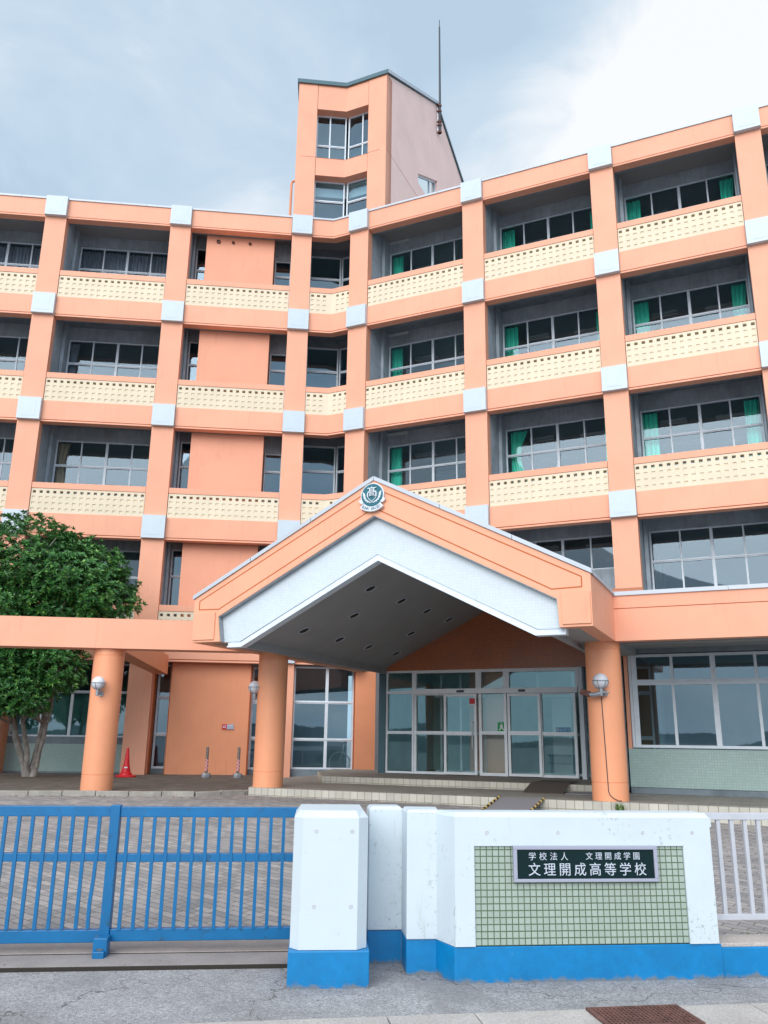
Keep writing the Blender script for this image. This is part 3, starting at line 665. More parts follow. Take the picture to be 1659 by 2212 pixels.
for a, b in ((LU[0]+PW, LU[1]), (LU[1]+PW+.02, LU[2]-.02)):
    mb = MB(); mb.box(a, b, .85, 1.1, .1, .86, M['greentile']); mb.box(a, b, .88, 1.1, .86, 1.06); mb.box(a, b, .82, 1.1, 0, .10); part('window_base', mb, M['ceilconc'], B, LF.mat())
    w_ = window(LF, [a+(b-a)*k/4 for k in range(5)], [1.06, 2.34, S[4]-.04], .92, glassm='glass1', wide=(2,))
    mb = MB(); mb.box(a+.05, b-.05, 1.25, 1.27, 1.1, 2.3); link('blind', mb.mesh('blind', Mat('green_blind', (.25, .60, .50), .9).vary(.3, 1.2).m), w_, LF.mat())
window(LF, [-3.40+.05, -2.93], [.2, 1.16, 2.22, S[4]-.03], .92, glassm='glass1', fr_w=.06); window(LF, [-.57, .0], [.2, 1.08, 2.14, S[4]-.03], .92, glassm='glass1', fr_w=.06)
window(LF, [.69, 1.68, 2.485], [.235, 1.07, 2.14, S[4]-.04], .43, glassm='glass1', fr_w=.05, wide=(1,))
for a, b, d in ((LU[0], LU[2]-.1, 3.4), (-3.4, 0, 2.2), (.2, 2.5, 3.2)):
    mb = MB(); mb.box(a, b, d, d+.1, 0, S[4]+.5); mb.box(a, b, 1.2, d, -.05, .06); mb.box(a, b, 1.2, d, S[4]+.1, S[4]+.3, M['roomceil']); part('room', mb, M['room'], B, LF.mat())
# side wall of the porch, dark stone, from the corner pier back to the doors
a, b = LF.w(3.06, .25), RF.w(2.42, -1.9)
d_ = (b-a).normalized(); n_ = Vector((-d_.y, d_.x, 0))
mb = MB(); mb.prism([tuple(p.xy) for p in (a+n_*.02, LF.w(3.10, .05)+n_*0, b-n_*.03, b+n_*.12, a+n_*.2)], 0, 3.1)
part('porch_side_wall', mb, M['ceilconc'], B)
# ---- entrance doors
DY = -1.95
mb = MB(); mb.box(2.2, 9.0, DY-.06, DY+.25, 2.80, 4.6); part('porch_wall', mb, M['browntile'], B, RF.mat())
mb = MB(); mb.box(2.28, 2.46, DY-.04, DY+.1, .27, 2.80); part('door_jamb', mb, M['darkcap'], B, RF.mat())
def glaz(us, zs, name='entrance_window', y=DY, **k): return window(RF, us, zs, y, name=name, glassm='doorglass', depth=.09, mat='dooralu', **k)
glaz([2.46, 3.23], [.29, 1.27, 2.26, 2.80], fr_w=.05, thick_tr=.035)
glaz([3.23, 4.94], [2.26, 2.80], fr_w=.07); glaz([4.94, 5.64], [.29, 1.28, 2.26, 2.80], fr_w=.07, thick_tr=.04); glaz([5.64, 7.40], [2.26, 2.80], fr_w=.08)
door = glaz([3.24, 4.10], [.29, 1.27, 2.24], 'sliding_door', fr_w=.06, thick_tr=.04); door = glaz([4.06, 4.90], [.30, 1.26, 2.20], 'sliding_door', y=DY-.07, fr_w=.06, thick_tr=.045)
mb = MB(); mb.box(4.80, 4.83, DY-.15, DY-.12, .90, 1.55); mb.box(4.80, 4.83, DY-.13, DY-.07, .92, .95); mb.box(4.80, 4.83, DY-.13, DY-.07, 1.50, 1.53); link('door_handle', mb.mesh('door_handle', M['steel']), door, RF.mat())
door = glaz([5.68, 6.48], [.30, 1.28, 2.20], 'sliding_door', y=DY-.07, fr_w=.06, thick_tr=.045); door = glaz([6.44, 7.30], [.29, 1.27, 2.24], 'sliding_door', fr_w=.06, thick_tr=.04)
mb = MB(); mb.box(3.25, 7.38, DY-.11, DY-.005, 2.21, 2.33); mb.box(4.42, 4.60, DY-.14, DY-.11, 2.24, 2.29, M['darksteel']); mb.box(5.98, 6.14, DY-.14, DY-.11, 2.24, 2.29, M['darksteel'])
part('door_header', mb, M['dooralu'], B, RF.mat())
mb = MB(); mb.box(7.40, 7.50, DY-.10, DY+.2, .27, 2.80); part('door_jamb', mb, M['alu'], B, RF.mat())
glaz([7.52, 7.72, 7.86, 8.6, 9.0], [.29, 1.2, 2.2, 2.80], y=DY+.25, fr_w=.05)
# inner lobby seen through the glass
mb = MB(); mb.box(2.2, 9.2, 1.9, 2.0, .2, 3.4); mb.box(2.3, 9.1, DY+.2, 1.9, .1, .27, M['steptop']); mb.box(2.2, 9.2, DY+.3, 1.9, 3.0, 3.1, M['roomceil']); mb.box(2.2, 2.3, DY+.2, 1.9, .2, 3.4); mb.box(9.1, 9.2, DY+.2, 1.9, .2, 3.4)
mb.box(4.98, 5.60, DY+.42, DY+.5, .27, 2.9, M['orange']); mb.box(6.2, 6.7, .4, .5, .3, 2.2, M['lampwhite'])
lobby = part('room', mb, M['lobby'], B, RF.mat())
ib = MB()
for u in (3.35, 3.9, 4.6, 6.0, 6.9, 7.3, 8.1): ib.box(u, u+.06, -.35, -.28, .27, 2.8)
ib.box(3.2, 8.3, -.35, -.28, 2.2, 2.27); ib.box(3.2, 8.3, -.35, -.28, 1.25, 1.3); ib.box(3.2, 8.3, -.35, -.28, .27, .34)
link('inner_door_frame', ib.mesh('inner_door_frame', M['alu']), lobby, RF.mat())

# ---- ground storey, right: long ribbon window over green mosaic
GY = -4.3
mb = MB(); mb.box(8.78, 16.5, GY+.02, GY+.3, .14, .26); mb.box(8.78, 16.5, GY, GY+.3, .26, .98, M['greentile']); mb.box(8.78, 8.85, GY+.02, GY+.3, .98, 2.95, M['service']); mb.box(8.75, 16.5, GY, GY+.3, 2.84, 3.3); mb.box(8.4, 16.5, GY-1.5, GY-1.3, 2.90, 3.3); mb.box(8.6, 8.74, GY+.1, DY, .2, 2.8)
part('window_base', mb, M['ceilconc'], B, RF.mat())
us = [8.86, 8.97, 9.70, 10.47, 11.24, 12.0, 12.77, 13.54, 14.3, 15.06, 15.82, 16.5]
window(RF, us, [1.0, 2.265, 2.82], GY+.06, glassm='glass1', wide=(1, 3, 5, 7, 9), fr_w=.055, thick_tr=.055)
mb = MB(); mb.box(8.9, 16.5, GY+2.9, GY+3.0, 0, 3.2); mb.box(8.9, 16.5, GY+.3, GY+3, -.05, .2); mb.box(8.9, 16.5, GY+.3, GY+2.9, 2.85, 2.95, M['roomceil']); part('room', mb, M['room'], B, RF.mat())
mb = MB(); mb.box(9.1, 16.5, -6.8, -.2, 3.0, 3.3); mb.box(8.5, 16.5, -6.7, -4.2, 2.93, 3.0); mb.box(8.5, 16.5, -6.2, -5.95, 2.83, 2.93)
part('terrace_slab', mb, M['soffit'], B, RF.mat())
FA = 9.06
mb = MB(); mb.box(FA, 16.6, -7.0, -6.75, 2.79, 3.345); mb.box(FA, 16.6, -6.99, -6.75, 3.345, 3.36, M['groove']); mb.box(FA, 16.6, -7.0, -6.75, 3.36, 3.58)
part('terrace_fascia', mb, M['orange'], B, RF.mat())
mb = MB()
for k in range(4): mb.box(FA+.0+k*1.9, FA+(k+1)*1.9-.008, -7.03, -6.7, 3.58, 3.65)
part('terrace_coping', mb, M['alucap'], B, RF.mat())

# ------------------------------------------------------------------ entrance canopy
CV = root('entrance_canopy', RF.mat(5.33, -6.7, .14), 'gabled entrance canopy with white tiled band over the glass doors', 'canopy')
uL, uR, uc, zb, ze, za = 1.64, 9.06, 5.35, 2.79, 3.60, 5.54
mb = MB()
def gab(o, i, y0, y1, mat=None):      # ring between two gable outlines (lists from left foot over the apex to right foot)
    for k in range(len(o)-1):
        mb.prism([o[k], o[k+1], i[k+1], i[k]], y0, y1, 'y', mat)
O = [(uL, zb), (uL, ze), (uc, za), (uR, ze), (uR, zb)]; I_ = [(2.27, zb), (2.20, 3.255), (5.36, 4.895), (8.53, 3.235), (8.55, zb)]
gab(O, I_, -9.1, -8.85)
part('gable_front', mb, M['canopy'], CV, RF.mat())
mb = MB()                              # painted joint lines
def line(a, b, y=-9.103, t=.010):
    d = Vector((b[0]-a[0], b[1]-a[1])).normalized(); nn = Vector((-d.y, d.x))*t; mb.prism([(a[0]+nn.x, a[1]+nn.y), (b[0]+nn.x, b[1]+nn.y), (b[0]-nn.x, b[1]-nn.y), (a[0]-nn.x, a[1]-nn.y)], y, -9.09, 'y')
J = [(1.76, 3.40), (1.76, 3.56), (5.35, 5.40), (8.92, 3.56), (8.92, 3.40), (8.45, 3.39), (5.36, 5.03), (2.20, 3.39)]
for a, b in zip(J, J[1:]+J[:1]): line(a, b)
part('gable_joint', mb, M['groove'], CV, RF.mat())
mb = MB(); gab([(a, b) for a, b in I_], [(2.283, zb), (2.213, 3.245), (5.36, 4.880), (8.518, 3.225), (8.537, zb)], -9.085, -8.975); part('flashing', mb, M['steel'], CV, RF.mat())
for sx, (a, b) in ((1, (1.66, 2.14)), (-1, (8.60, 9.04))):
    mb = MB(); mb.box(a, b, -9.125, -9.101, 2.83, 3.33); part('gable_plate', mb, M['canopy'], CV, RF.mat(), bevel=.004)
mb = MB(); I2 = [(2.62, zb+.001), (2.62, zb+.002), (5.38, 4.22), (8.17, zb+.002), (8.17, zb+.001)]; O2 = [(2.27, zb+.001), (2.20, 3.255), (5.36, 4.895), (8.53, 3.235), (8.55, zb+.001)]
gab([(a, b-.004) for a, b in O2], I2, -8.97, -8.80)
part('tile_band', mb, M['whitetile'], CV, RF.mat())
mb = MB(); k_ = .13                     # aluminium drip edge under the tile band
A = [(2.36, zb-.10), (2.66, zb-.10), (5.40, 4.10), (8.14, zb-.10), (8.62, zb-.10)]; A2 = [(2.36, zb+.0), (2.64, zb+.0), (5.39, 4.225), (8.16, zb+.0), (8.62, zb+.0)]
for k in range(4): mb.prism([A[k], A[k+1], A2[k+1], A2[k]], -8.955, -8.80, 'y')
for k in range(4): mb.prism([(A[k][0], A[k][1]+.0), (A[k+1][0], A[k+1][1]), (A[k+1][0], A[k+1][1]+.03), (A[k][0], A[k][1]+.03)], -8.99, -8.954, 'y')
part('drip_edge', mb, M['alu'], CV, RF.mat())
mb = MB(); c1 = lambda u, z: (u, z)     # coping along the rake, in lengths
for (a, b) in (((uL-.03, ze-.005), (uc, za)), ((uc, za), (uR+.03, ze-.005))):
    for k in range(3):
        p = (a[0]+(b[0]-a[0])*k/3, a[1]+(b[1]-a[1])*k/3); q_ = (a[0]+(b[0]-a[0])*((k+1)/3), a[1]+(b[1]-a[1])*((k+1)/3)); d = Vector((q_[0]-p[0], q_[1]-p[1])); L_ = d.length; g_ = .006/L_
        p2 = (p[0]+d.x*g_, p[1]+d.y*g_); q2 = (q_[0]-d.x*g_, q_[1]-d.y*g_); mb.prism([p2, q2, (q2[0], q2[1]+.075), (p2[0], p2[1]+.075)], -9.13, -8.8, 'y')
mb.box(uR-.1, uR+.03, -8.8, -7.02, ze-.0, ze+.05); mb.box(uL-.03, uL+.1, -8.8, -2.2, ze, ze+.05)
part('gable_coping', mb, M['alucap'], CV, RF.mat())
for q_ in ((uR-.25, uR, -8.85, -7.0, zb, 3.6), (uL, uL+.25, -8.85, -2.0, zb, 3.6)):
    mb = MB(); mb.box(*q_); part('side_fascia', mb, M['orange'], CV, RF.mat())
mb = MB()                               # soffit: two raked planes and flat strips at the sides
SO = [(2.46, 2.86), (5.38, 4.33), (8.32, 2.86)]
for a, b in zip(SO, SO[1:]): mb.prism([a, b, (b[0], b[1]+.12), (a[0], a[1]+.12)], -8.80, DY-.06, 'y')
mb.box(uL+.02, 2.46, -8.85, DY-.06, zb+.01, 2.98); mb.box(8.32, uR-.02, -8.85, DY-.06, zb+.01, 2.98)
mb.box(2.40, 2.50, -8.80, DY-.06, zb-.06, 2.98); mb.box(8.28, 8.38, -8.8, DY-.06, zb-.06, 2.98)
part('soffit', mb, M['soffit'], CV, RF.mat())
mb = MB()
for a, b in (((uL+.26, ze+.10), (uc, za-.02)), ((uc, za-.02), (uR-.26, ze+.10))): mb.prism([a, b, (b[0], b[1]-.1), (a[0], a[1]-.1)], -8.8, -1.9, 'y')
part('canopy_roof', mb, M['roof'], CV, RF.mat())
# round recessed downlights
dl = MB(); dl.lathe([(.135, 0), (.135, -.014), (.115, -.020), (.10, 0), (.085, .05), (.0005, .06)], 24); dlm = dl.mesh('downlight', M['alucap'], True); dlm.materials.append(M['room'])
dl2 = MB(); dl2.lathe([(.098, -.006), (.098, -.010)], 24, M['dark']); lm2 = dl2.mesh('lens', M['dark'])
th = math.atan(1.47/2.92)
for u_, vs in ((3.08, (7.42, 5.86, 4.36, 2.77)), (3.82, (6.67, 3.59)), (4.56, (7.49, 5.94, 4.46, 3.0))):
    for v_ in vs:
        z_ = 2.86+(u_-2.46)*1.47/2.92
        T = RF.mat(u_, -v_, z_-.004) @ Matrix.Rotation(-th, 4, 'Y')
        o = link('downlight', dlm, CV, T); link('lens', lm2, o, T)
# round columns
def column(fr, u, y, z0, z1):
    mb = MB(); r_ = .305
    mb.lathe([(r_, z0), (r_, z0+.285), (r_-.008, z0+.29), (r_-.008, z0+.298), (r_, z0+.303), (r_, z1-.16), (r_-.006, z1-.155), (r_-.006, z1-.148), (r_, z1-.143), (r_, z1)], 64)
    return part('column', mb, M['column'], CV, fr.mat(u, y, 0), smooth=True)
column(RF, 2.0, -6.75, .138, 2.82); column(RF, 8.78, -6.71, .138, 2.82); column(LF, -3.14, -7.12, .05, 2.82)
# walkway beams running off to the left
mb = MB(); mb.box(-16, -.2, -7.50, -7.05, 2.80, 3.40); part('walkway_beam', mb, M['orange'], CV, LF.mat())
mb = MB(); mb.box(-3.35, -2.95, -7.04, -.1, 2.83, 3.36); part('walkway_beam', mb, M['orange2'], CV, LF.mat())

# ------------------------------------------------------------------ school emblem on the gable
EM = root('school_emblem', RF.mat(5.345, -9.15, 5.25), 'round blue school emblem with wings over a silver ribbon at the gable peak', 'emblem')
EW = RF.mat(5.345, -9.15, 5.25)
def rotx(mb_): return mb_
mb = MB(); 
def disc(mb, r_, y0, y1, seg=64, mat=None): mb.prism([(r_*math.cos(2*math.pi*i/seg), r_*math.sin(2*math.pi*i/seg)) for i in range(seg)], y0, y1, 'y', mat)
disc(mb, .225, -.005, .04); part('rim', mb, M['embsilver'], EM, EW, bevel=.004)
mb = MB(); disc(mb, .207, -.010, .0); part('disc', mb, M['emb'], EM, EW)
mb = MB()
for sx in (-1, 1):
    # wing: five feathers fanning up and outward
    fe = [((.188, .055), .120), ((.182, .005), .105), ((.165, -.045), .088), ((.140, -.085), .07), ((.105, -.115), .05)]
    inner = [(.125, .03), (.118, -.02), (.105, -.058), (.08, -.088), (.045, -.112), (.02, -.128)]
    for k, ((tx, tz), _) in enumerate(fe):
        a, b = inner[k], inner[k+1]
        q_ = [(a[0]+.012, a[1]+.004), (tx-.004, tz+.020), (tx-.008, tz-.012), (b[0]+.026, b[1]+.0), (b[0]+.010, b[1])]
        mb.prism([(sx*x_, z_) for x_, z_ in q_], -.018, -.010, 'y')
    # heart-shaped shield outline
    hp = [(0, .045), (.03, .075), (.07, .07), (.095, .035), (.09, -.02), (.055, -.07), (0, -.115)]
    for k in range(len(hp)-1):
        a, b = Vector(hp[k]), Vector(hp[k+1]); d = (b-a).normalized(); nn = Vector((-d.y, d.x))*.005; a = a-d*.004; b = b+d*.004
        mb.prism([(sx*p.x, p.y) for p in (a+nn, b+nn, b-nn, a-nn)], -.018, -.010, 'y')
    for a, b in (((-.02, -.118), (.05, -.135)),):
        mb.prism([(sx*a[0], a[1]), (sx*b[0], b[1]), (sx*b[0], b[1]-.01), (sx*a[0], a[1]-.01)], -.018, -.010, 'y')
part('wing_mark', mb, M['embsilver'], EM, EW)
me = text_mesh('\u9ad9', .20, .006, 'letter_mark', M['embsilver'])
link('letter_mark', me, EM, EW @ Matrix.Translation((0, -.026, .045)))
mb = MB(); seg = 24; R1, R2 = .345, .262; zc = .045; A0 = 40
arc = [R(-90-A0+2*A0*i/seg) for i in range(seg+1)]
for a, b in zip(arc, arc[1:]): mb.prism([(R2*math.cos(a), R2*math.sin(a)+zc), (R2*math.cos(b), R2*math.sin(b)+zc), (R1*math.cos(b), R1*math.sin(b)+zc), (R1*math.cos(a), R1*math.sin(a)+zc)], -.03, .03, 'y')
for sx in (-1, 1):
    mb.prism([(sx*.205, -.150), (sx*.265, -.085), (sx*.245, -.095), (sx*.235, -.06), (sx*.16, -.125)], -.015, .02, 'y')
part('ribbon', mb, M['embsilver'], EM, EW)
txt = 'BUNRI KAISEI'; tot = len(txt)
parts_ = []
bmt = bmesh.new()
for k, ch in enumerate(txt):
    if ch == ' ': continue
    a = R(-90 + (k-(tot-1)/2)*6.0); me = text_mesh(ch, .072, .002, 'x', M['ink'])
    rm = .303; T = Matrix.Translation((rm*math.cos(a), -.033, rm*math.sin(a)+zc)) @ Matrix.Rotation(-(a+R(90)), 4, 'Y')
    me.transform(T); bmt.from_mesh(me)
me = bpy.data.meshes.new('ribbon_lettering'); bmt.to_mesh(me); bmt.free(); me.materials.append(M['ink']); link('ribbon_lettering', me, EM, EW)

# ------------------------------------------------------------------ globe lamps on the columns
def globe_lamp(mw, label, rusty=False):
    o = root('wall_lamp', mw, label, 'lamp', 'globe lamps on the porch columns')
    mb = MB(); pr = [(.006, -.13)]+[(.13*math.sin(R(a)), -.13*math.cos(R(a))) for a in range(10, 180, 8)]+[(.006, .13)]
    mb.lathe(pr, 32); link('globe', mb.mesh('globe', M['globe'], True), o, mw)
    mb = MB(); rr = .136; ring = [(rr*math.cos(2*math.pi*i/28), rr*math.sin(2*math.pi*i/28), 0) for i in range(29)]; mb.tube(ring, .007, 6)
    for k in range(6):
        a = math.pi*2*k/6+.3; mb.tube([(rr*math.sin(R(t))*math.cos(a), rr*math.sin(R(t))*math.sin(a), -rr*math.cos(R(t))) for t in range(90, 5, -12)]+[(0, 0, -rr)], .005, 5)
    link('wire_guard', mb.mesh('wire_guard', M['steel'], True), o, mw)
    mb = MB(); mb.tube([(0, 0, -.12), (0, 0, -.25)], [.036, .030], 14); mb.tube([(0, 0, -.20), (.03, .07, -.20), (.03, .17, -.20)], .022, 10); mb.tube([(.03, .14, -.20), (.03, .175, -.20)], .055, 16)
    if rusty:
        mb.tube([(0, 0, -.21), (-.12, .02, -.23), (-.22, .05, -.22)], [.045, .04, .03], 10, M['steel']); mb.tube([(-.2, .05, -.22), (-.36, .10, -.17)], .05, 8, M['rust']); mb.tube([(.02, 0, -.19), (.14, -.02, -.20)], [.03, .012], 8)
    link('bracket', mb.mesh('bracket', M['steel'], True), o, mw); return o
globe_lamp(LF.mat(-3.20, -7.60, 2.10), 'white globe wall lamp in wire guard on the left free-standing column')
globe_lamp(RF.mat(1.72, -6.98, 2.10), 'white globe wall lamp in wire guard on the middle column below the gable')
globe_lamp(RF.mat(8.80, -7.20, 2.10), 'white globe wall lamp on rusty makeshift bracket on the right column', True)
# thin cable hanging down the right column
mb = MB(); c_ = (8.78, -6.71); P = []
for t in range(13):
    z = 1.84-(1.84-.30)*t/12; a = R(-92 + 6*t/12); P.append(RF.w(c_[0]+.315*math.cos(a), c_[1]+.315*math.sin(a), z))
for a_, z in ((-82, .24), (-72, .19), (-60, .155), (-48, .148)): a = R(a_); P.append(RF.w(c_[0]+.33*math.cos(a), c_[1]+.33*math.sin(a), z))
mb.tube(P, .007, 6); o = link('power_cable', mb.mesh('power_cable', M['darksteel'], True)); tag(o, 'thin dark cable hanging down the front of the right column', 'cable')

# ------------------------------------------------------------------ lightning rod on the tower
mw = RF.mat(.80, 6.9, 26.75); LR = root('lightning_rod', mw, 'tall thin lightning rod on rusty clamps at the tower ridge', 'lightning rod')
mb = MB(); mb.tube([(0, 0, 0), (0, 0, 1.5), (0, 0, 5.75)], [.06, .05, .035], 10); mb.tube([(0, 0, 5.75), (0, 0, 6.15)], .018, 8); link('pole', mb.mesh('pole', M['darksteel'], True), LR, mw)
for z in (.05, .42, .60, 1.15, 1.45):
    mb = MB(); mb.box(-.16, .07, -.05, .05, z-.03, z+.03); mb.tube([(-.02, 0, z-.05), (-.02, 0, z+.05)], .085, 12); link('clamp', mb.mesh('clamp', M['rust']), LR, mw)
mb = MB(); mb.tube([(-.11, 0, .0), (-.11, 0, 1.5)], .03, 8); link('mounting_bar', mb.mesh('mounting_bar', M['embsilver']), LR, mw)

# ------------------------------------------------------------------ front wall with the school sign
GWR = WF.mat(.6, 6.3, SZ); GW = root('sign_wall', GWR, 'white concrete gate wall on a blue base with stepped end pillar', 'wall')
ZL, ZTp = -.262, .59
SWF = Frame((.53, 6.14), 6.27)
def base_top(plan, name_t, zt=ZTp, inset=.012, chamf=.03, base_out=.0):
    pass
def poly_wall(name, plan, z0, z1, mat, fr, chamfer=0., sub=None):
    """prism with a bevelled top edge"""
    mb = MB(); n_ = len(plan)
    c = sum((Vector(p) for p in plan), Vector((0, 0)))/n_
    if chamfer:
        mb.prism(plan, z0, z1-chamfer); 
        top = []
        for k in range(n_):
            a, b, d = Vector(plan[k-1]), Vector(plan[k]), Vector(plan[(k+1) % n_]); e1 = (b-a).normalized(); e2 = (d-b).normalized(); n1 = Vector((-e1.y, e1.x)); n2 = Vector((-e2.y, e2.x))
            bis = (n1+n2); bis = bis/max(.3, bis.length_squared)*2*chamfer*.8; top.append(b+bis)
        P = [(p[0], p[1], z1-chamfer) for p in plan]; Q = [(p.x, p.y, z1) for p in top]
        for k in range(n_): j = (k+1) % n_; mb.face([P[k], P[j], Q[j], Q[k]])
        mb.face(Q)
    else: mb.prism(plan, z0, z1)
    return part(name, mb, mat, GW, fr.mat(), bevel=.006)
PF = Frame((-.59, 5.98), 4.3)
# end pillar: chamfered front corners and a bevelled head
def pillar():
    mb = MB(); w_, d_ = .525, .66; c_ = .075; z0, z1, z2 = ZL, .555, .600
    ring = lambda e, z: [(c_*.9+e*.5, .012+e, z), (w_-c_-e*.5, .012+e, z), (w_-.008-e, c_*1.1+e, z), (w_-.008-e, d_-e, z), (.008+e, d_-e, z), (.008+e, c_*1.1+e, z)]
    A_ = ring(0, z0); B_ = ring(0, z1); C_ = ring(.035, z2)
    for X, Y in ((A_, B_), (B_, C_)):
        for k in range(6): j = (k+1) % 6; mb.face([X[k], X[j], Y[j], Y[k]])
    mb.face(C_); mb.face(A_[::-1]); return part('pillar', mb, M['whitep'], GW, PF.mat(), bevel=.004)
pillar()
mb = MB(); mb.prism([(0, 0), (.535, 0), (.535, .67), (0, .67)], SZ-.1, ZL-.003); part('blue_base', mb, M['bluebase'], GW, PF.mat(), bevel=.008)
# recessed middle lengths and the long sign length (plan in world metres)
def bay_wall(front, zt, nm='wall_panel', th=.22, over=.014):
    fr_ = [Vector(p) for p in front]; d = (fr_[-1]-fr_[0]).normalized(); nn = Vector((-d.y, d.x))
    plan = [tuple(p) for p in fr_]+[tuple(fr_[-1]+nn*th), tuple(fr_[0]+nn*th)]
    poly_wall(nm, plan, ZL, zt, M['white'], WF, .022)
    pl2 = [tuple(p+nn*over) for p in fr_]+[tuple(fr_[-1]+nn*(th-.01)), tuple(fr_[0]+nn*(th-.01))]
    poly_wall('blue_base', pl2, SZ-.1, ZL-.003, M['bluebase'], WF)
bay_wall([(-.08, 6.615), (.17, 6.640)], .588, th=.24)
bay_wall([(.168, 6.645), (.195, 6.335), (.435, 6.362), (.438, 6.64)], .590, th=.03)
mb = MB(); mb.prism([(.20, 6.40), (.43, 6.42), (.44, 6.80), (.15, 6.80)], SZ, .565); part('wall_core', mb, M['white'], GW)
# sign length: white frame round a tiled field
u1 = 1.855; TX0, TX1, TZ1 = .128, 1.645, .372
mb = MB()
mb.prism([(-.10, .235), (-.01, .0), (TX0, .0), (TX0, .25), (-.10, .25)], ZL, .560); mb.box(TX1, u1, 0, .25, ZL, .560); mb.box(TX0, TX1, 0, .25, TZ1, .560)
mb.prism([(-.10, .235), (-.01, .0), (u1, 0), (u1, .25), (-.10, .25)], .56, .56+.001)
TP = [(-.10, .235), (-.01, .0), (u1, 0), (u1, .25), (-.10, .25)]; TQ = [(-.085, .225), (.0, .025), (u1-.02, .025), (u1-.02, .23), (-.085, .23)]
for k in range(5): j = (k+1) % 5; mb.face([(*TP[k], .561), (*TP[j], .561), (*TQ[j], .592), (*TQ[k], .592)])
mb.face([(*p, .592) for p in TQ])
part('wall_panel', mb, M['white'], GW, SWF.mat(), bevel=.005)
mb = MB(); mb.box(u1-.001, u1+.012, .0, .25, .50, .56); part('wall_panel', mb, M['white'], GW, SWF.mat())
mb = MB(); mb.box(TX0+.001, TX1-.001, .016, .06, ZL+.002, TZ1-.002); part('tile_field', mb, M['signtile'], GW, SWF.mat())
mb = MB(); mb.prism([(-.10, .245), (-.015, .012), (u1+.02, .012), (u1+.02, .25), (-.10, .25)], SZ-.1, ZL-.003); part('blue_base', mb, M['bluebase'], GW, SWF.mat(), bevel=.008)
mb = MB(); mb.box(u1+.012, 7, .03, .22, SZ-.1, ZL-.03); part('blue_base', mb, M['bluebase'], GW, SWF.mat(), bevel=.008)
mb = MB(); mb.box(u1+.012, 7, .035, .30, ZL-.03, ZL-.005); part('base_cap', mb, M['gutter'], GW, SWF.mat(), bevel=.004)
# form-tie dimples
mb = MB()
def dimple(mb, fr, u, y, z, r_=.013):
    for k in range(16):
        a, b = 2*math.pi*k/16, 2*math.pi*(k+1)/16
        P = lambda q, rr, yy: fr.w(u+rr*math.cos(q), yy, z+rr*math.sin(q))
        mb.face([P(a, r_, y-.0012), P(b, r_, y-.0012), P(b, r_*.8, y-.0035), P(a, r_*.8, y-.0035)]); mb.face([P(a, r_*.8, y-.0035), P(b, r_*.8, y-.0035), fr.w(u, y-.002, z)])
for u in (.16, .405):
    for z in (.47, -.0): dimple(mb, PF, u, .012, z)
for u in (.22, .73, 1.35, 1.72): dimple(mb, SWF, u, .0, .462)
part('tie_hole', mb, M['rail'], GW)
# name plaque
mw = SWF.mat(.92, .0, .2585); PL = root('name_plaque', mw, 'dark green school name plaque with silver characters on the tiled wall', 'plaque')
mb = MB(); hw, hh = .52, .118; t_ = .026
mb.box(-hw, hw, -.022, .014, hh-t_, hh); mb.box(-hw, hw, -.022, .014, -hh, -hh+t_*.8); mb.box(-hw, -hw+t_, -.022, .014, -hh+t_*.8, hh-t_); mb.box(hw-t_, hw, -.022, .014, -hh+t_*.8, hh-t_)
link('frame', mb.mesh('frame', M['plaqueframe']), PL, mw, .003)
mb = MB(); mb.box(-hw+t_, hw-t_, -.010, .012, -hh+t_*.8, hh-t_); link('board', mb.mesh('board', M['plaque']), PL, mw)
def line_of(s_, x0, x1, z, size, off):
    n_ = len(s_); bmx = bmesh.new()
    for k, ch in enumerate(s_):
        me = text_mesh(ch, size, .0015, 'x', M['letters'], offset=off); me.transform(Matrix.Translation((x0+(x1-x0)*k/(n_-1), -.0125, z))); bmx.from_mesh(me)
    me = bpy.data.meshes.new('lettering'); bmx.to_mesh(me); bmx.free(); me.materials.append(M['letters']); return link('lettering', me, PL, mw)
line_of('\u5b66\u6821\u6cd5\u4eba', -.385, -.155, .044, .056, 0)
line_of('\u6587\u7406\u958b\u6210\u5b66\u5712', .025, .368, .046, .053, 0)
line_of('\u6587\u7406\u958b\u6210\u9ad8\u7b49\u5b66\u6821', -.372, .392, -.043, .090, 0)

# ------------------------------------------------------------------ blue sliding gate
GT = root('sliding_gate', GF.mat(-3, -.02, SZ), 'blue steel bar gate with leaning centre post across the driveway', 'gate')
GM = GF.mat(0, -.02, 0)
def gate_rail(u0, u1, z0, z1, y0=-.03, y1=.03, T=None):
    mb = MB(); mb.box(u0, u1, y0, y1, z0, z1, T=T); return part('rail', mb, M['gateblue'], GT, GM, bevel=.005)
zt, zbm = .555, -.385
gate_rail(-1.30, .14, zt-.075, zt); gate_rail(-1.30, .14, .160, .220); gate_rail(-1.30, .14, zbm, zbm+.085)
gate_rail(-6, -1.37, zt-.075, zt, .0, .06); gate_rail(-6, -1.37, .160, .220, .0, .06); gate_rail(-6, -1.37, zbm-.012, zbm+.075, .0, .06)
barmb = MB(); barmb.box(-.0125, .0125, -.0125, .0125, zbm+.08, zt-.07); barme = barmb.mesh('bar', M['gateblue'])
bent = MB(); Z = [zbm+.08, zbm+.25, zbm+.42, zbm+.6, zt-.07]; X = [-.012, -.016, -.004, 0, 0]
for k in range(4): bent.prism([(X[k]-.0125, Z[k]), (X[k]+.0125, Z[k]), (X[k+1]+.0125, Z[k+1]), (X[k+1]-.0125, Z[k+1])], -.0125, .0125, 'y')
bentme = bent.mesh('bar', M['gateblue'])
for k in range(14): link('bar', barme, GT, GF.mat(-1.235+k*.0985, -.045, 0))
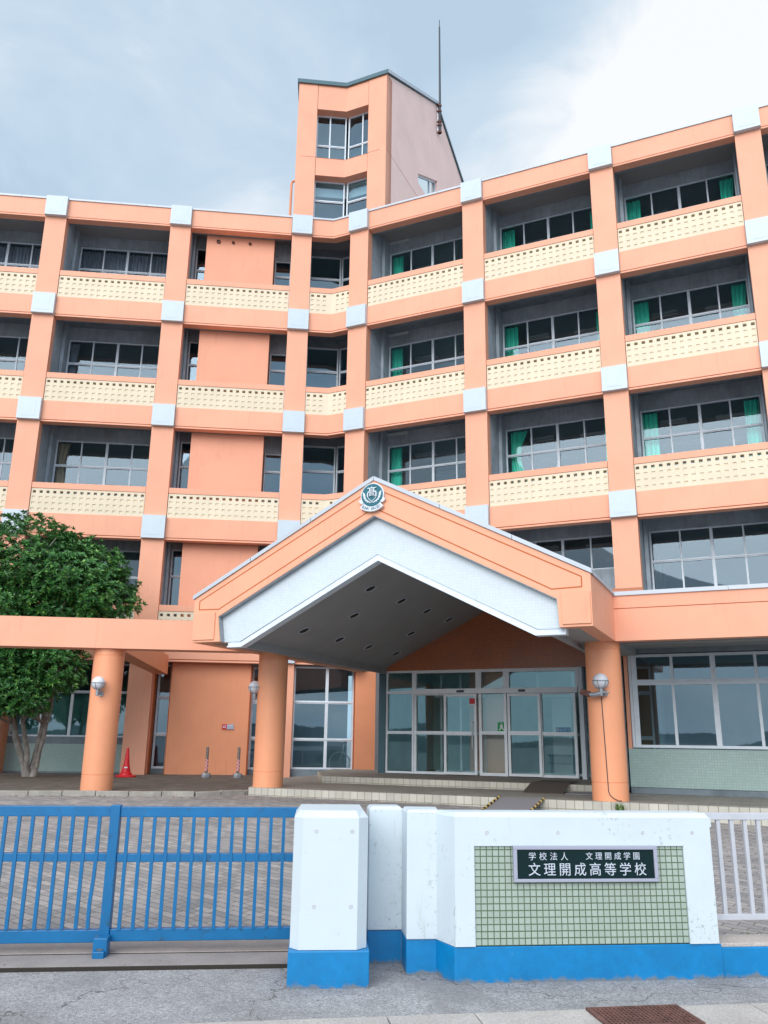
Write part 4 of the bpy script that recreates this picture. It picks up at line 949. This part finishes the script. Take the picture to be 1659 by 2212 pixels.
for k in range(46): link('bar', bentme if k == 0 else barme, GT, GF.mat(-1.455-k*.0985, -.015, 0))
mb = MB(); mb.box(-1.372, -1.300, -.045, .045, zbm-.06, zt+.012); part('post', mb, M['gateblue'], GT, GM, bevel=.005)
mb = MB(); mb.prism([(-.05, zbm-.07), (.07, zbm-.07), (.07, zbm+.02), (.03, zbm+.22), (.0, zbm+.22)], -1.362, -1.31, 'x'); mb.box(-1.385, -1.285, -.16, -.03, zbm-.085, zbm+.05); mb.box(-1.375, -1.295, -.20, -.10, zbm-.10, zbm-.03)
part('roller_housing', mb, M['gateblue'], GT, GM, bevel=.006)
mb = MB(); T = GM @ Matrix.Translation((-1.335, -.12, SZ+.048)) @ Matrix.Rotation(R(90), 4, 'Y'); mb.lathe([(.045, -.025), (.05, -.02), (.05, .02), (.045, .025)], 20); link('wheel', mb.mesh('wheel', M['darksteel']), GT, T)

# ------------------------------------------------------------------ grey railing right of the sign wall
GR = root('metal_railing', SWF.mat(1.9, .15, ZL), 'light grey metal bar railing on the low blue wall right of the sign', 'railing')
Y0 = .17; FM = SWF.mat()
mb = MB(); mb.box(1.865, 7, Y0-.02, Y0+.02, .535, .585); part('rail', mb, M['rail'], GR, FM, bevel=.004)
mb = MB(); mb.box(1.90, 7, Y0-.015, Y0+.015, -.145, -.105); part('rail', mb, M['rail'], GR, FM, bevel=.003)
mb = MB(); mb.box(1.868, 1.915, Y0-.022, Y0+.022, ZL-.02, .535); part('post', mb, M['rail'], GR, FM, bevel=.004)
pm = MB(); pm.box(-.014, .014, -.012, .012, -.13, .54); pme = pm.mesh('bar', M['rail'])
for k in range(47): link('bar', pme, GR, SWF.mat(2.005+k*.105, Y0, 0))

# ------------------------------------------------------------------ drain grate in the gutter
dg = KF.mat(.68, -.02, SZ); DG = root('drain_grate', dg, 'rusty brown iron drain grate set in the gutter', 'grate')
mb = MB(); mb.box(0, .58, -.34, 0, .012, .0165); link('pit', mb.mesh('pit', M['dark']), DG, dg)
mb = MB()
for x_ in (0, .566): mb.box(x_, x_+.014, -.34, 0, .013, .026)
for y_ in (-.34, -.014): mb.box(.014, .566, y_, y_+.014, .013, .026)
for k in range(22): x_ = .018+k*.0255; mb.box(x_, x_+.011, -.326, -.014, .014, .024)
for k in range(9): y_ = -.31+k*.036; mb.box(.014, .566, y_, y_+.008, .015, .022)
link('grille', mb.mesh('grille', M['rust']), DG, dg)

# ------------------------------------------------------------------ small things in front of the left wing
mw = LF.mat(-3.62, -1.45, .055); TCn = root('traffic_cone', mw, 'red plastic traffic cone standing beside the orange ground-floor pier', 'cone')
mb = MB(); mb.lathe([(.165, .05), (.155, .10), (.12, .13), (.075, .33), (.035, .70), (.02, .75), (.001, .75)], 28); link('cone_body', mb.mesh('cone_body', M['red'], True), TCn, mw)
mb = MB(); mb.lathe([(.26, .0), (.27, .02), (.25, .05), (.165, .055)], 12); link('base', mb.mesh('base', M['red']), TCn, mw)
mb = MB(); mb.box(-.04, .05, -.105, -.09, .23, .26, T=Matrix.Rotation(0, 4, 'X')); link('sticker', mb.mesh('sticker', M['paper']), TCn, mw)
dp = None
for k, (u, lab) in enumerate(((-1.56, 'grey post with red and white bands, left of the pair by the orange wall'), (-.72, 'grey post with red and white bands, right of the pair by the orange wall'))):
    mw = LF.mat(u, -1.25, .055)
    if dp is None:
        dp = root('barrier_post', mw, lab, 'post', 'banded posts by the orange wall')
        mb = MB(); mb.lathe([(.13, 0), (.13, .07), (.115, .11), (.05, .12)], 8); link('base', mb.mesh('base', M['steel']), dp, mw)
        mb = MB(); mb.lathe([(.040, .10), (.040, .76), (.03, .79), (.001, .79)], 16); link('pole', mb.mesh('pole', Mat('weathered_steel', (.22, .19, .17), .6, .4).vary(.3, 12).m, True), dp, mw)
        rb = Mat('red_white_band', (.62, .02, .04), .5); cw = N(rb.nt, 'ShaderNodeTexChecker', i_Scale=1.0); rb.nt.links.new(rb.coord(scale=(38, 38, 22)), cw.inputs[0]); rb.mix(rb.ramp(cw.outputs['Fac'], .4, .6, 0, .85), (.75, .75, .75))
        mb = MB(); mb.lathe([(.044, .17), (.044, .47)], 16); link('band', mb.mesh('band', rb.m), dp, mw)
    else:
        c = copy_tree(dp, mw); tag(c, lab)
mw = LF.mat(-1.18, -(-D1) - .02, 1.40); o = root('wall_plate', mw, 'small red and grey notice plate on the blank orange ground-floor wall', 'notice plate')
mb = MB(); mb.box(-.17, -.03, -.012, 0, -.07, .07, M['red']); mb.box(-.03, .17, -.012, 0, -.07, .07, M['plaqueframe']); link('plate', mb.mesh('plate', M['red']), o, mw)
mb = MB(); mb.box(-.15, -.05, -.015, -.012, .01, .03); mb.box(-.15, -.06, -.015, -.012, -.03, -.01); mb.box(-.01, .15, -.015, -.012, .02, .035); link('print_line', mb.mesh('print_line', M['letters']), o, mw)
# bicycle parked behind the ground-floor window
mw = LF.mat(2.16, 1.35, .07); BK = root('bicycle', mw, 'pale bicycle parked inside the tall ground-floor window', 'bicycle')
def torus(R_, r_, cx, cz, seg=40): 
    mb = MB(); mb.tube([(cx+R_*math.cos(2*math.pi*i/seg), 0, cz+R_*math.sin(2*math.pi*i/seg)) for i in range(seg+1)], r_, 7, cap=False); return mb
for cx in (0, 1.03):
    w_ = link('wheel', torus(.31, .016, cx, .33).mesh('wheel', M['lampwhite'], True), BK, mw)
    mb = MB()
    for k in range(12): a = math.pi*k/12; mb.tube([(cx-.3*math.cos(a), 0, .33-.3*math.sin(a)), (cx+.3*math.cos(a), 0, .33+.3*math.sin(a))], .0025, 4)
    link('spokes', mb.mesh('spokes', M['steel']), w_, mw)
mb = MB(); mb.tube([(0, 0, .33), (.08, 0, .62), (.13, 0, .88)], .017, 8); mb.tube([(.10, 0, .66), (.45, 0, .32), (1.03, 0, .33), (.62, 0, .72), (.45, 0, .32)], .016, 8); mb.tube([(.62, 0, .70), (.66, 0, .86)], .014, 8); link('frame', mb.mesh('frame', M['lampwhite'], True), BK, mw)
mb = MB(); mb.tube([(.2, -.26, .93), (.13, -.2, .95), (.11, 0, .90), (.13, .2, .95), (.2, .26, .93)], .012, 8); link('handlebar', mb.mesh('handlebar', M['steel'], True), BK, mw)
mb = MB(); mb.lathe([(.02, 0), (.09, .015), (.10, .045), (.05, .07), (.001, .075)], 16); link('saddle', mb.mesh('saddle', M['darksteel'], True), BK, mw @ Matrix.Translation((.67, 0, .85)))

# ------------------------------------------------------------------ mats, ramp, posters at the entrance
def slab(name, pts, th, mat, label, cat, mw=RF.mat()):
    mb = MB(); n_ = len(pts); lo_ = [(a, b, c-th) for a, b, c in pts]
    mb.face(pts); mb.face(lo_[::-1])
    for k in range(n_): j = (k+1) % n_; mb.face([lo_[k], lo_[j], pts[j], pts[k]])
    o = link(name, mb.mesh(name, mat), None, mw); return tag(o, label, cat)
mw = RF.mat(); mb = MB()
for (p_, q_) in (((6.93, -5.52, .150), (6.89, -4.70, .300)), ((6.89, -4.70, .300), (6.85, -3.5, .300))):
    d_ = .77; mb.face([p_, (p_[0]+d_, p_[1]+.04, p_[2]), (q_[0]+d_, q_[1]+.0, q_[2]), q_]); 
    mb.face([(p_[0], p_[1], p_[2]-.012), (p_[0]+d_, p_[1]+.04, p_[2]-.012), (p_[0]+d_, p_[1]+.04, p_[2]), p_])
tag(link('ramp_mat', mb.mesh('ramp_mat', M['brownmat'], fix=False), None, mw), 'dark brown mat sloping over the upper entrance step', 'mat')
slab('door_mat', [(7.74, -5.50, .156), (8.42, -5.58, .156), (8.42, -4.75, .156), (7.74, -4.75, .156)], .014, M['greymat'], 'grey rubber mat lying beside the dark brown mat', 'mat')
RP = root('wheelchair_ramp', RF.mat(7.3, -7.6, 0), 'low grey ramp with yellow and black striped edges in front of the steps', 'ramp')
mb = MB(); mb.face([(6.96, -7.13, .142), (7.72, -7.12, .142), (7.66, -7.95, -.03), (6.90, -7.95, -.03)]); mb.face([(6.96, -7.14, .12), (7.72, -7.14, .12), (7.66, -7.95, -.06), (6.90, -7.95, -.06)][::-1])
link('deck', mb.mesh('deck', M['greymat'], fix=False), RP, RF.mat())
ys = Mat('striped_edge', (.62, .44, .14), .6); w_ = N(ys.nt, 'ShaderNodeTexChecker', i_Scale=1.0); ys.nt.links.new(ys.coord(scale=(.1, 13, .1)), w_.inputs[0]); ys.mix(w_.outputs['Fac'], (.03, .03, .03))
for a, b in ((6.95, 6.89), (7.735, 7.675)):
    mb = MB(); mb.tube([(a, -7.12, .155), (b, -7.96, -.015)], .022, 6); link('striped_edge', mb.mesh('striped_edge', ys.m), RP, RF.mat())
def poster(u, z, w_, h_, y, mat, label, cat, extra=None):
    mw = RF.mat(u, y, z); o = root('sticker', mw, label, cat); mb = MB(); mb.box(-w_/2, w_/2, -.003, .0, -h_/2, h_/2); link('sheet', mb.mesh('sheet', mat), o, mw)
    if extra: extra(o, mw)
    return o
def ex_red(o, mw):
    mb = MB(); mb.box(-.07, .07, -.003, 0, -.115, -.075); link('caption_strip', mb.mesh('caption_strip', M['paper']), o, mw)
poster(4.80, 2.03, .14, .13, DY-.075, M['red'], 'small red square sticker at the top of the left sliding door', 'sticker', ex_red)
def ex_green(o, mw):
    mb = MB(); mb.box(-.035, .03, -.006, -.003, -.02, .05); mb.lathe([(.001, .055), (.018, .06), (.018, .08), (.001, .085)], 10, cy=-.004); mb.prism([(-.03, -.02), (-.07, -.075), (-.045, -.08), (.0, -.03), (.05, -.08), (.075, -.07), (.03, -.02)], -.006, -.003, 'y')
    link('running_figure', mb.mesh('running_figure', M['paper']), o, mw)
poster(5.50, 1.42, .19, .22, DY+.02, M['green'], 'green and white emergency exit sign on the centre glass panel', 'exit sign', ex_green)
def ex_blue(o, mw):
    me = text_mesh('\u3042\u3044\u3055\u3064', .085, .001, 'lettering', M['paper']); link('lettering', me, o, mw @ Matrix.Translation((0, -.005, 0)))
poster(6.98, 1.36, .34, .12, DY+.04, M['poster'], 'blue strip sign with white characters behind the right sliding door', 'sign', ex_blue)
# weeds
def tuft(mb, c, n_, h_, spread):
    for _ in range(n_):
        a = random.uniform(0, 2*math.pi); r_ = random.uniform(0, spread); b = Vector((c[0]+r_*math.cos(a), c[1]+r_*math.sin(a), c[2])); d = Vector((random.uniform(-.6, .6), random.uniform(-.6, .6), 1)).normalized()*random.uniform(.4, 1)*h_
        s_ = Vector((-math.sin(a), math.cos(a), 0))*h_*.07; mb.face([b-s_, b+s_, b+d*.6+s_*.9, b+d]); mb.face([b-s_, b+d, b+d*.6-s_*.9])
wd = Mat('weed_green', (.10, .17, .045), .6).vary(.4, 20).m
mb = MB()
for _ in range(150):
    u = random.uniform(1.95, 3.6); y = .35+abs(random.gauss(0, .25)); p = SWF.w(u, y, SZ+.03); tuft(mb, p, 12, random.uniform(.03, .12), .05)
for _ in range(60):
    p = SWF.w(random.uniform(1.9, 3.6), random.uniform(.3, .9), SZ+.03); tuft(mb, p, 9, .04, .05)
tag(link('weeds', mb.mesh('weeds', wd, fix=False)), 'straggly green weeds growing behind the grey railing', 'weeds', kind='stuff')
mb = MB(); p = RF.w(9.0, -7.2, .0); tuft(mb, p, 70, .17, .09); tag(link('weed_tuft', mb.mesh('weed_tuft', wd, fix=False)), 'small green weed tuft below the right column at the step', 'weed')

# dry leaves blown against the kerb, the step and the gate track
mb = MB(); rl = random.Random(5)
def dry(p, sz):
    a = rl.uniform(0, 6.28); d = Vector((math.cos(a), math.sin(a), rl.uniform(-.2, .5)))*sz; n_ = Vector((-math.sin(a), math.cos(a), rl.uniform(-.3, .3)))*sz*.35
    mb.face([p-d, p+n_, p+d, p-n_])
for _ in range(170): p = LF.w(rl.uniform(-9, -.8), -8.06-abs(rl.gauss(0, .16)), .012); p.z = hz(p.x, p.y)+.02; dry(p, rl.uniform(.02, .04))
for _ in range(120): p = LF.w(rl.uniform(-9, -.8), -7.75+abs(rl.gauss(0, 1.2)), .062); dry(p, rl.uniform(.02, .045))
for _ in range(60): p = RF.w(rl.uniform(1.9, 6.5), -7.22-abs(rl.gauss(0, .12)), .0); p.z = hz(p.x, p.y)+.02; dry(p, rl.uniform(.015, .035))
for _ in range(26): p = GF.w(rl.uniform(-2.4, 0), rl.uniform(-.55, -.30), SZ+.026); dry(p, rl.uniform(.006, .014))
for _ in range(14): p = GF.w(rl.uniform(-2.4, 2.5), rl.uniform(-1.3, -.6), SZ+.002); dry(p, rl.uniform(.005, .011))
tag(link('fallen_leaves', mb.mesh('fallen_leaves', Mat('dry_leaf', (.16, .10, .05), .9).vary(.4, 9).m, fix=False)), 'dry brown leaves scattered along the kerb and gate track', 'leaves', kind='stuff')

# ------------------------------------------------------------------ tree
TB = LF.w(-6.05, -1.6, .05)
TR = root('broadleaf_tree', Matrix.Translation(TB), 'evergreen tree with several pale stems and dense leaves behind the walkway beam', 'tree')
rnd = random.Random(11)
cen = LF.w(-6.35, -3.3, 4.75)
lobes = []
def lobe(u, y, z, r1, r2, r3): lobes.append((LF.w(u, y, z), Vector((r1, r2, r3))))
lobe(-6.4, -3.2, 5.22, 1.9, 1.7, 1.35); lobe(-5.0, -3.2, 5.12, 1.45, 1.4, 1.15); lobe(-4.4, -3.3, 4.55, 1.05, 1.1, .85); lobe(-7.9, -3.0, 4.9, 1.7, 1.6, 1.3); lobe(-5.6, -3.0, 4.2, 1.5, 1.3, .95); lobe(-7.3, -3.6, 4.0, 1.5, 1.2, .9)
lobe(-4.9, -3.2, 3.85, .95, .9, .6); lobe(-6.3, -2.8, 3.3, 1.3, 1.2, .8); lobe(-7.2, -3.3, 2.65, 1.35, 1.1, .95); lobe(-6.2, -2.9, 2.5, 1.0, .9, .8); lobe(-6.6, -3.2, 1.95, .9, .8, .55); lobe(-8.4, -3.2, 2.2, 1.1, .9, .9); lobe(-5.4, -3.0, 2.75, 1.0, .9, .65); lobe(-5.9, -3.4, 2.1, .8, .7, .5)
# stems and limbs
stems = [((0, 0), (-.55, -.1), (-.9, .2)), ((.06, .02), (.25, .1), (.75, .3)), ((.02, -.03), (-.05, -.3), (-.1, -.7)), ((.1, -.02), (.65, -.25), (1.0, -.6))]
mb = MB(); tips = []
for k, (a, b, c_) in enumerate(stems):
    p0 = TB + Vector((a[0]*1.2, a[1], -.05)); p1 = TB + Vector((b[0], b[1]-.6*.3, 1.5)); p2 = TB + Vector((c_[0], c_[1]-1.0, 3.2)); p3 = TB + Vector((c_[0]*1.5, c_[1]-1.5, 4.7))
    pts = []
    for t in range(15):
        t /= 14; q_ = ((1-t)**3)*p0 + 3*t*(1-t)**2*p1 + 3*t*t*(1-t)*p2 + t**3*p3; pts.append(q_ + Vector((rnd.uniform(-.03, .03), rnd.uniform(-.03, .03), 0)))
    rr = [(.095-.012*k)*(1-.82*i/14)+ (.05 if i == 0 else 0) for i in range(15)]; mb.tube(pts, rr, 10)
    for i in range(4, 15, 1):
        if rnd.random() < .8: tips.append((pts[i], rr[i]))
tag_tr = part('trunk', mb, M['bark'], TR, Matrix.Translation(TB) if False else I4, smooth=True)
mb = MB()
for p, r_ in tips:
    for _ in range(2):
        L_ = rnd.choice(lobes); tgt = L_[0] + Vector((rnd.uniform(-1, 1)*L_[1].x, rnd.uniform(-1, 1)*L_[1].y, rnd.uniform(-.3, .8)*L_[1].z))*.75
        if (tgt-p).length > 3.2 or tgt.z < p.z-.3: continue
        mid = (p+tgt)/2 + Vector((rnd.uniform(-.2, .2), rnd.uniform(-.2, .2), -.15)); mb.tube([p, (p+mid)/2+Vector((0, 0, -.03)), mid, (mid+tgt)/2, tgt], [r_*.55, r_*.45, .03, .02, .008], 6)
part('branch', mb, M['bark'], TR, I4, smooth=True)
mb = MB(); V = mb.v; F_ = mb.f; MI = mb.mi; mb._m(None)
def whorl(c, ax, size, n_):
    ax = ax.normalized(); a = ax.orthogonal().normalized(); b = ax.cross(a); ph = rnd.uniform(0, 6.28)
    for k in range(n_):
        t = ph + k*2.399; el = rnd.uniform(.15, 1.1); d = (a*math.cos(t)+b*math.sin(t))*math.cos(el)+ax*math.sin(el); L_ = size*rnd.uniform(.7, 1.15); w_ = L_*rnd.uniform(.15, .20)
        s_ = d.cross(ax); 
        if s_.length < .05: continue
        s_ = s_.normalized()*w_; dr_ = Vector((0, 0, -L_*.16)); o = len(V); up_ = s_.cross(d).normalized()*w_*.35
        V.extend([tuple(c+d*L_*.08), tuple(c+d*L_*.45+s_+up_), tuple(c+d*L_*.5+dr_*.2), tuple(c+d*L_*.45-s_+up_), tuple(c+d*L_+dr_)])
        F_.extend([(o, o+2, o+1), (o, o+3, o+2), (o+2, o+4, o+1), (o+2, o+3, o+4)]); MI.extend([0]*4)
camp = Vector((0, 0, 1.07))
for (c, r_) in lobes:
    n_ = int(1350*(r_.x*r_.y+r_.x*r_.z+r_.y*r_.z)/3/1.6)
    sub = [(Vector((rnd.gauss(0, 1), rnd.gauss(0, 1), rnd.gauss(0, 1))).normalized(), rnd.uniform(.72, 1.2)) for _ in range(20)]
    for _ in range(n_):
        d = Vector((rnd.gauss(0, 1), rnd.gauss(0, 1), rnd.gauss(0, 1))).normalized()
        best = max(sub, key=lambda s_: s_[0].dot(d)); k = best[1]*(.80+.2*max(0, best[0].dot(d))**3); rad = k*(1-abs(rnd.gauss(0, .16)))
        if best[0].dot(d) < .80 and rnd.random() < .6: continue
        p = c + Vector((d.x*r_.x, d.y*r_.y, d.z*r_.z))*rad
        if p.z < 1.25: continue
        ul = (p-LF.o).dot(LF.u); yl = (p-LF.o).dot(LF.i)
        if yl < -6.7 or yl > .0: continue
        whorl(p, (d*.8+Vector((rnd.uniform(-.3, .3), rnd.uniform(-.3, .3), .75))), .135, 9)
me = mb.mesh('crown', M['leaf'], fix=False); link('crown', me, TR, I4)

# ------------------------------------------------------------------ every loose piece of a wall or trim becomes a part of its own
def split_loose(o, tol=.012):
    me = o.data; n_ = len(me.vertices); par = list(range(n_))
    def fd(a):
        while par[a] != a: par[a] = par[par[a]]; a = par[a]
        return a
    for e_ in me.edges:
        a, b = fd(e_.vertices[0]), fd(e_.vertices[1])
        if a != b: par[a] = b
    isl = {}
    for v in me.vertices: isl.setdefault(fd(v.index), []).append(v.index)
    ks = list(isl); bb = []
    for k in ks:
        co = [me.vertices[i].co for i in isl[k]]; bb.append([min(c[j] for c in co)-tol for j in range(3)]+[max(c[j] for c in co)+tol for j in range(3)])
    g = list(range(len(ks)))
    def fg(a):
        while g[a] != a: a = g[a]
        return a
    for i in range(len(ks)):
        for j in range(i):
            if all(bb[i][q_] <= bb[j][q_+3] and bb[j][q_] <= bb[i][q_+3] for q_ in range(3)):
                a, b = fg(i), fg(j)
                if a != b: g[a] = b
    cl = {}
    for i in range(len(ks)): cl.setdefault(fg(i), set()).update(isl[ks[i]])
    if len(cl) < 2: return
    for c_i, vs in enumerate(list(cl.values())):
        order = sorted(vs); ix = {v: k for k, v in enumerate(order)}
        nm = bpy.data.meshes.new(o.name.split('.')[0]); fs = [p for p in me.polygons if p.vertices[0] in vs]
        nm.from_pydata([me.vertices[v].co for v in order], [], [[ix[v] for v in p.vertices] for p in fs])
        for m_ in me.materials: nm.materials.append(m_)
        for p, q_ in zip(nm.polygons, fs): p.material_index = q_.material_index; p.use_smooth = q_.use_smooth
        if c_i == 0: first = nm
        else: d_ = o.copy(); d_.data = nm; col.objects.link(d_)
    o.data = first
for o in list(bpy.data.objects):
    if o.type == 'MESH' and not o.children and o.name.split('.')[0] in ('balcony_wall', 'wall_reveal', 'roof_coping', 'lintel', 'ground_wall', 'tower_front', 'tower_joint', 'window_base', 'terrace_slab', 'gable_joint', 'room', 'flat_roof', 'gable_coping', 'soffit', 'tower_verge'):
        split_loose(o)
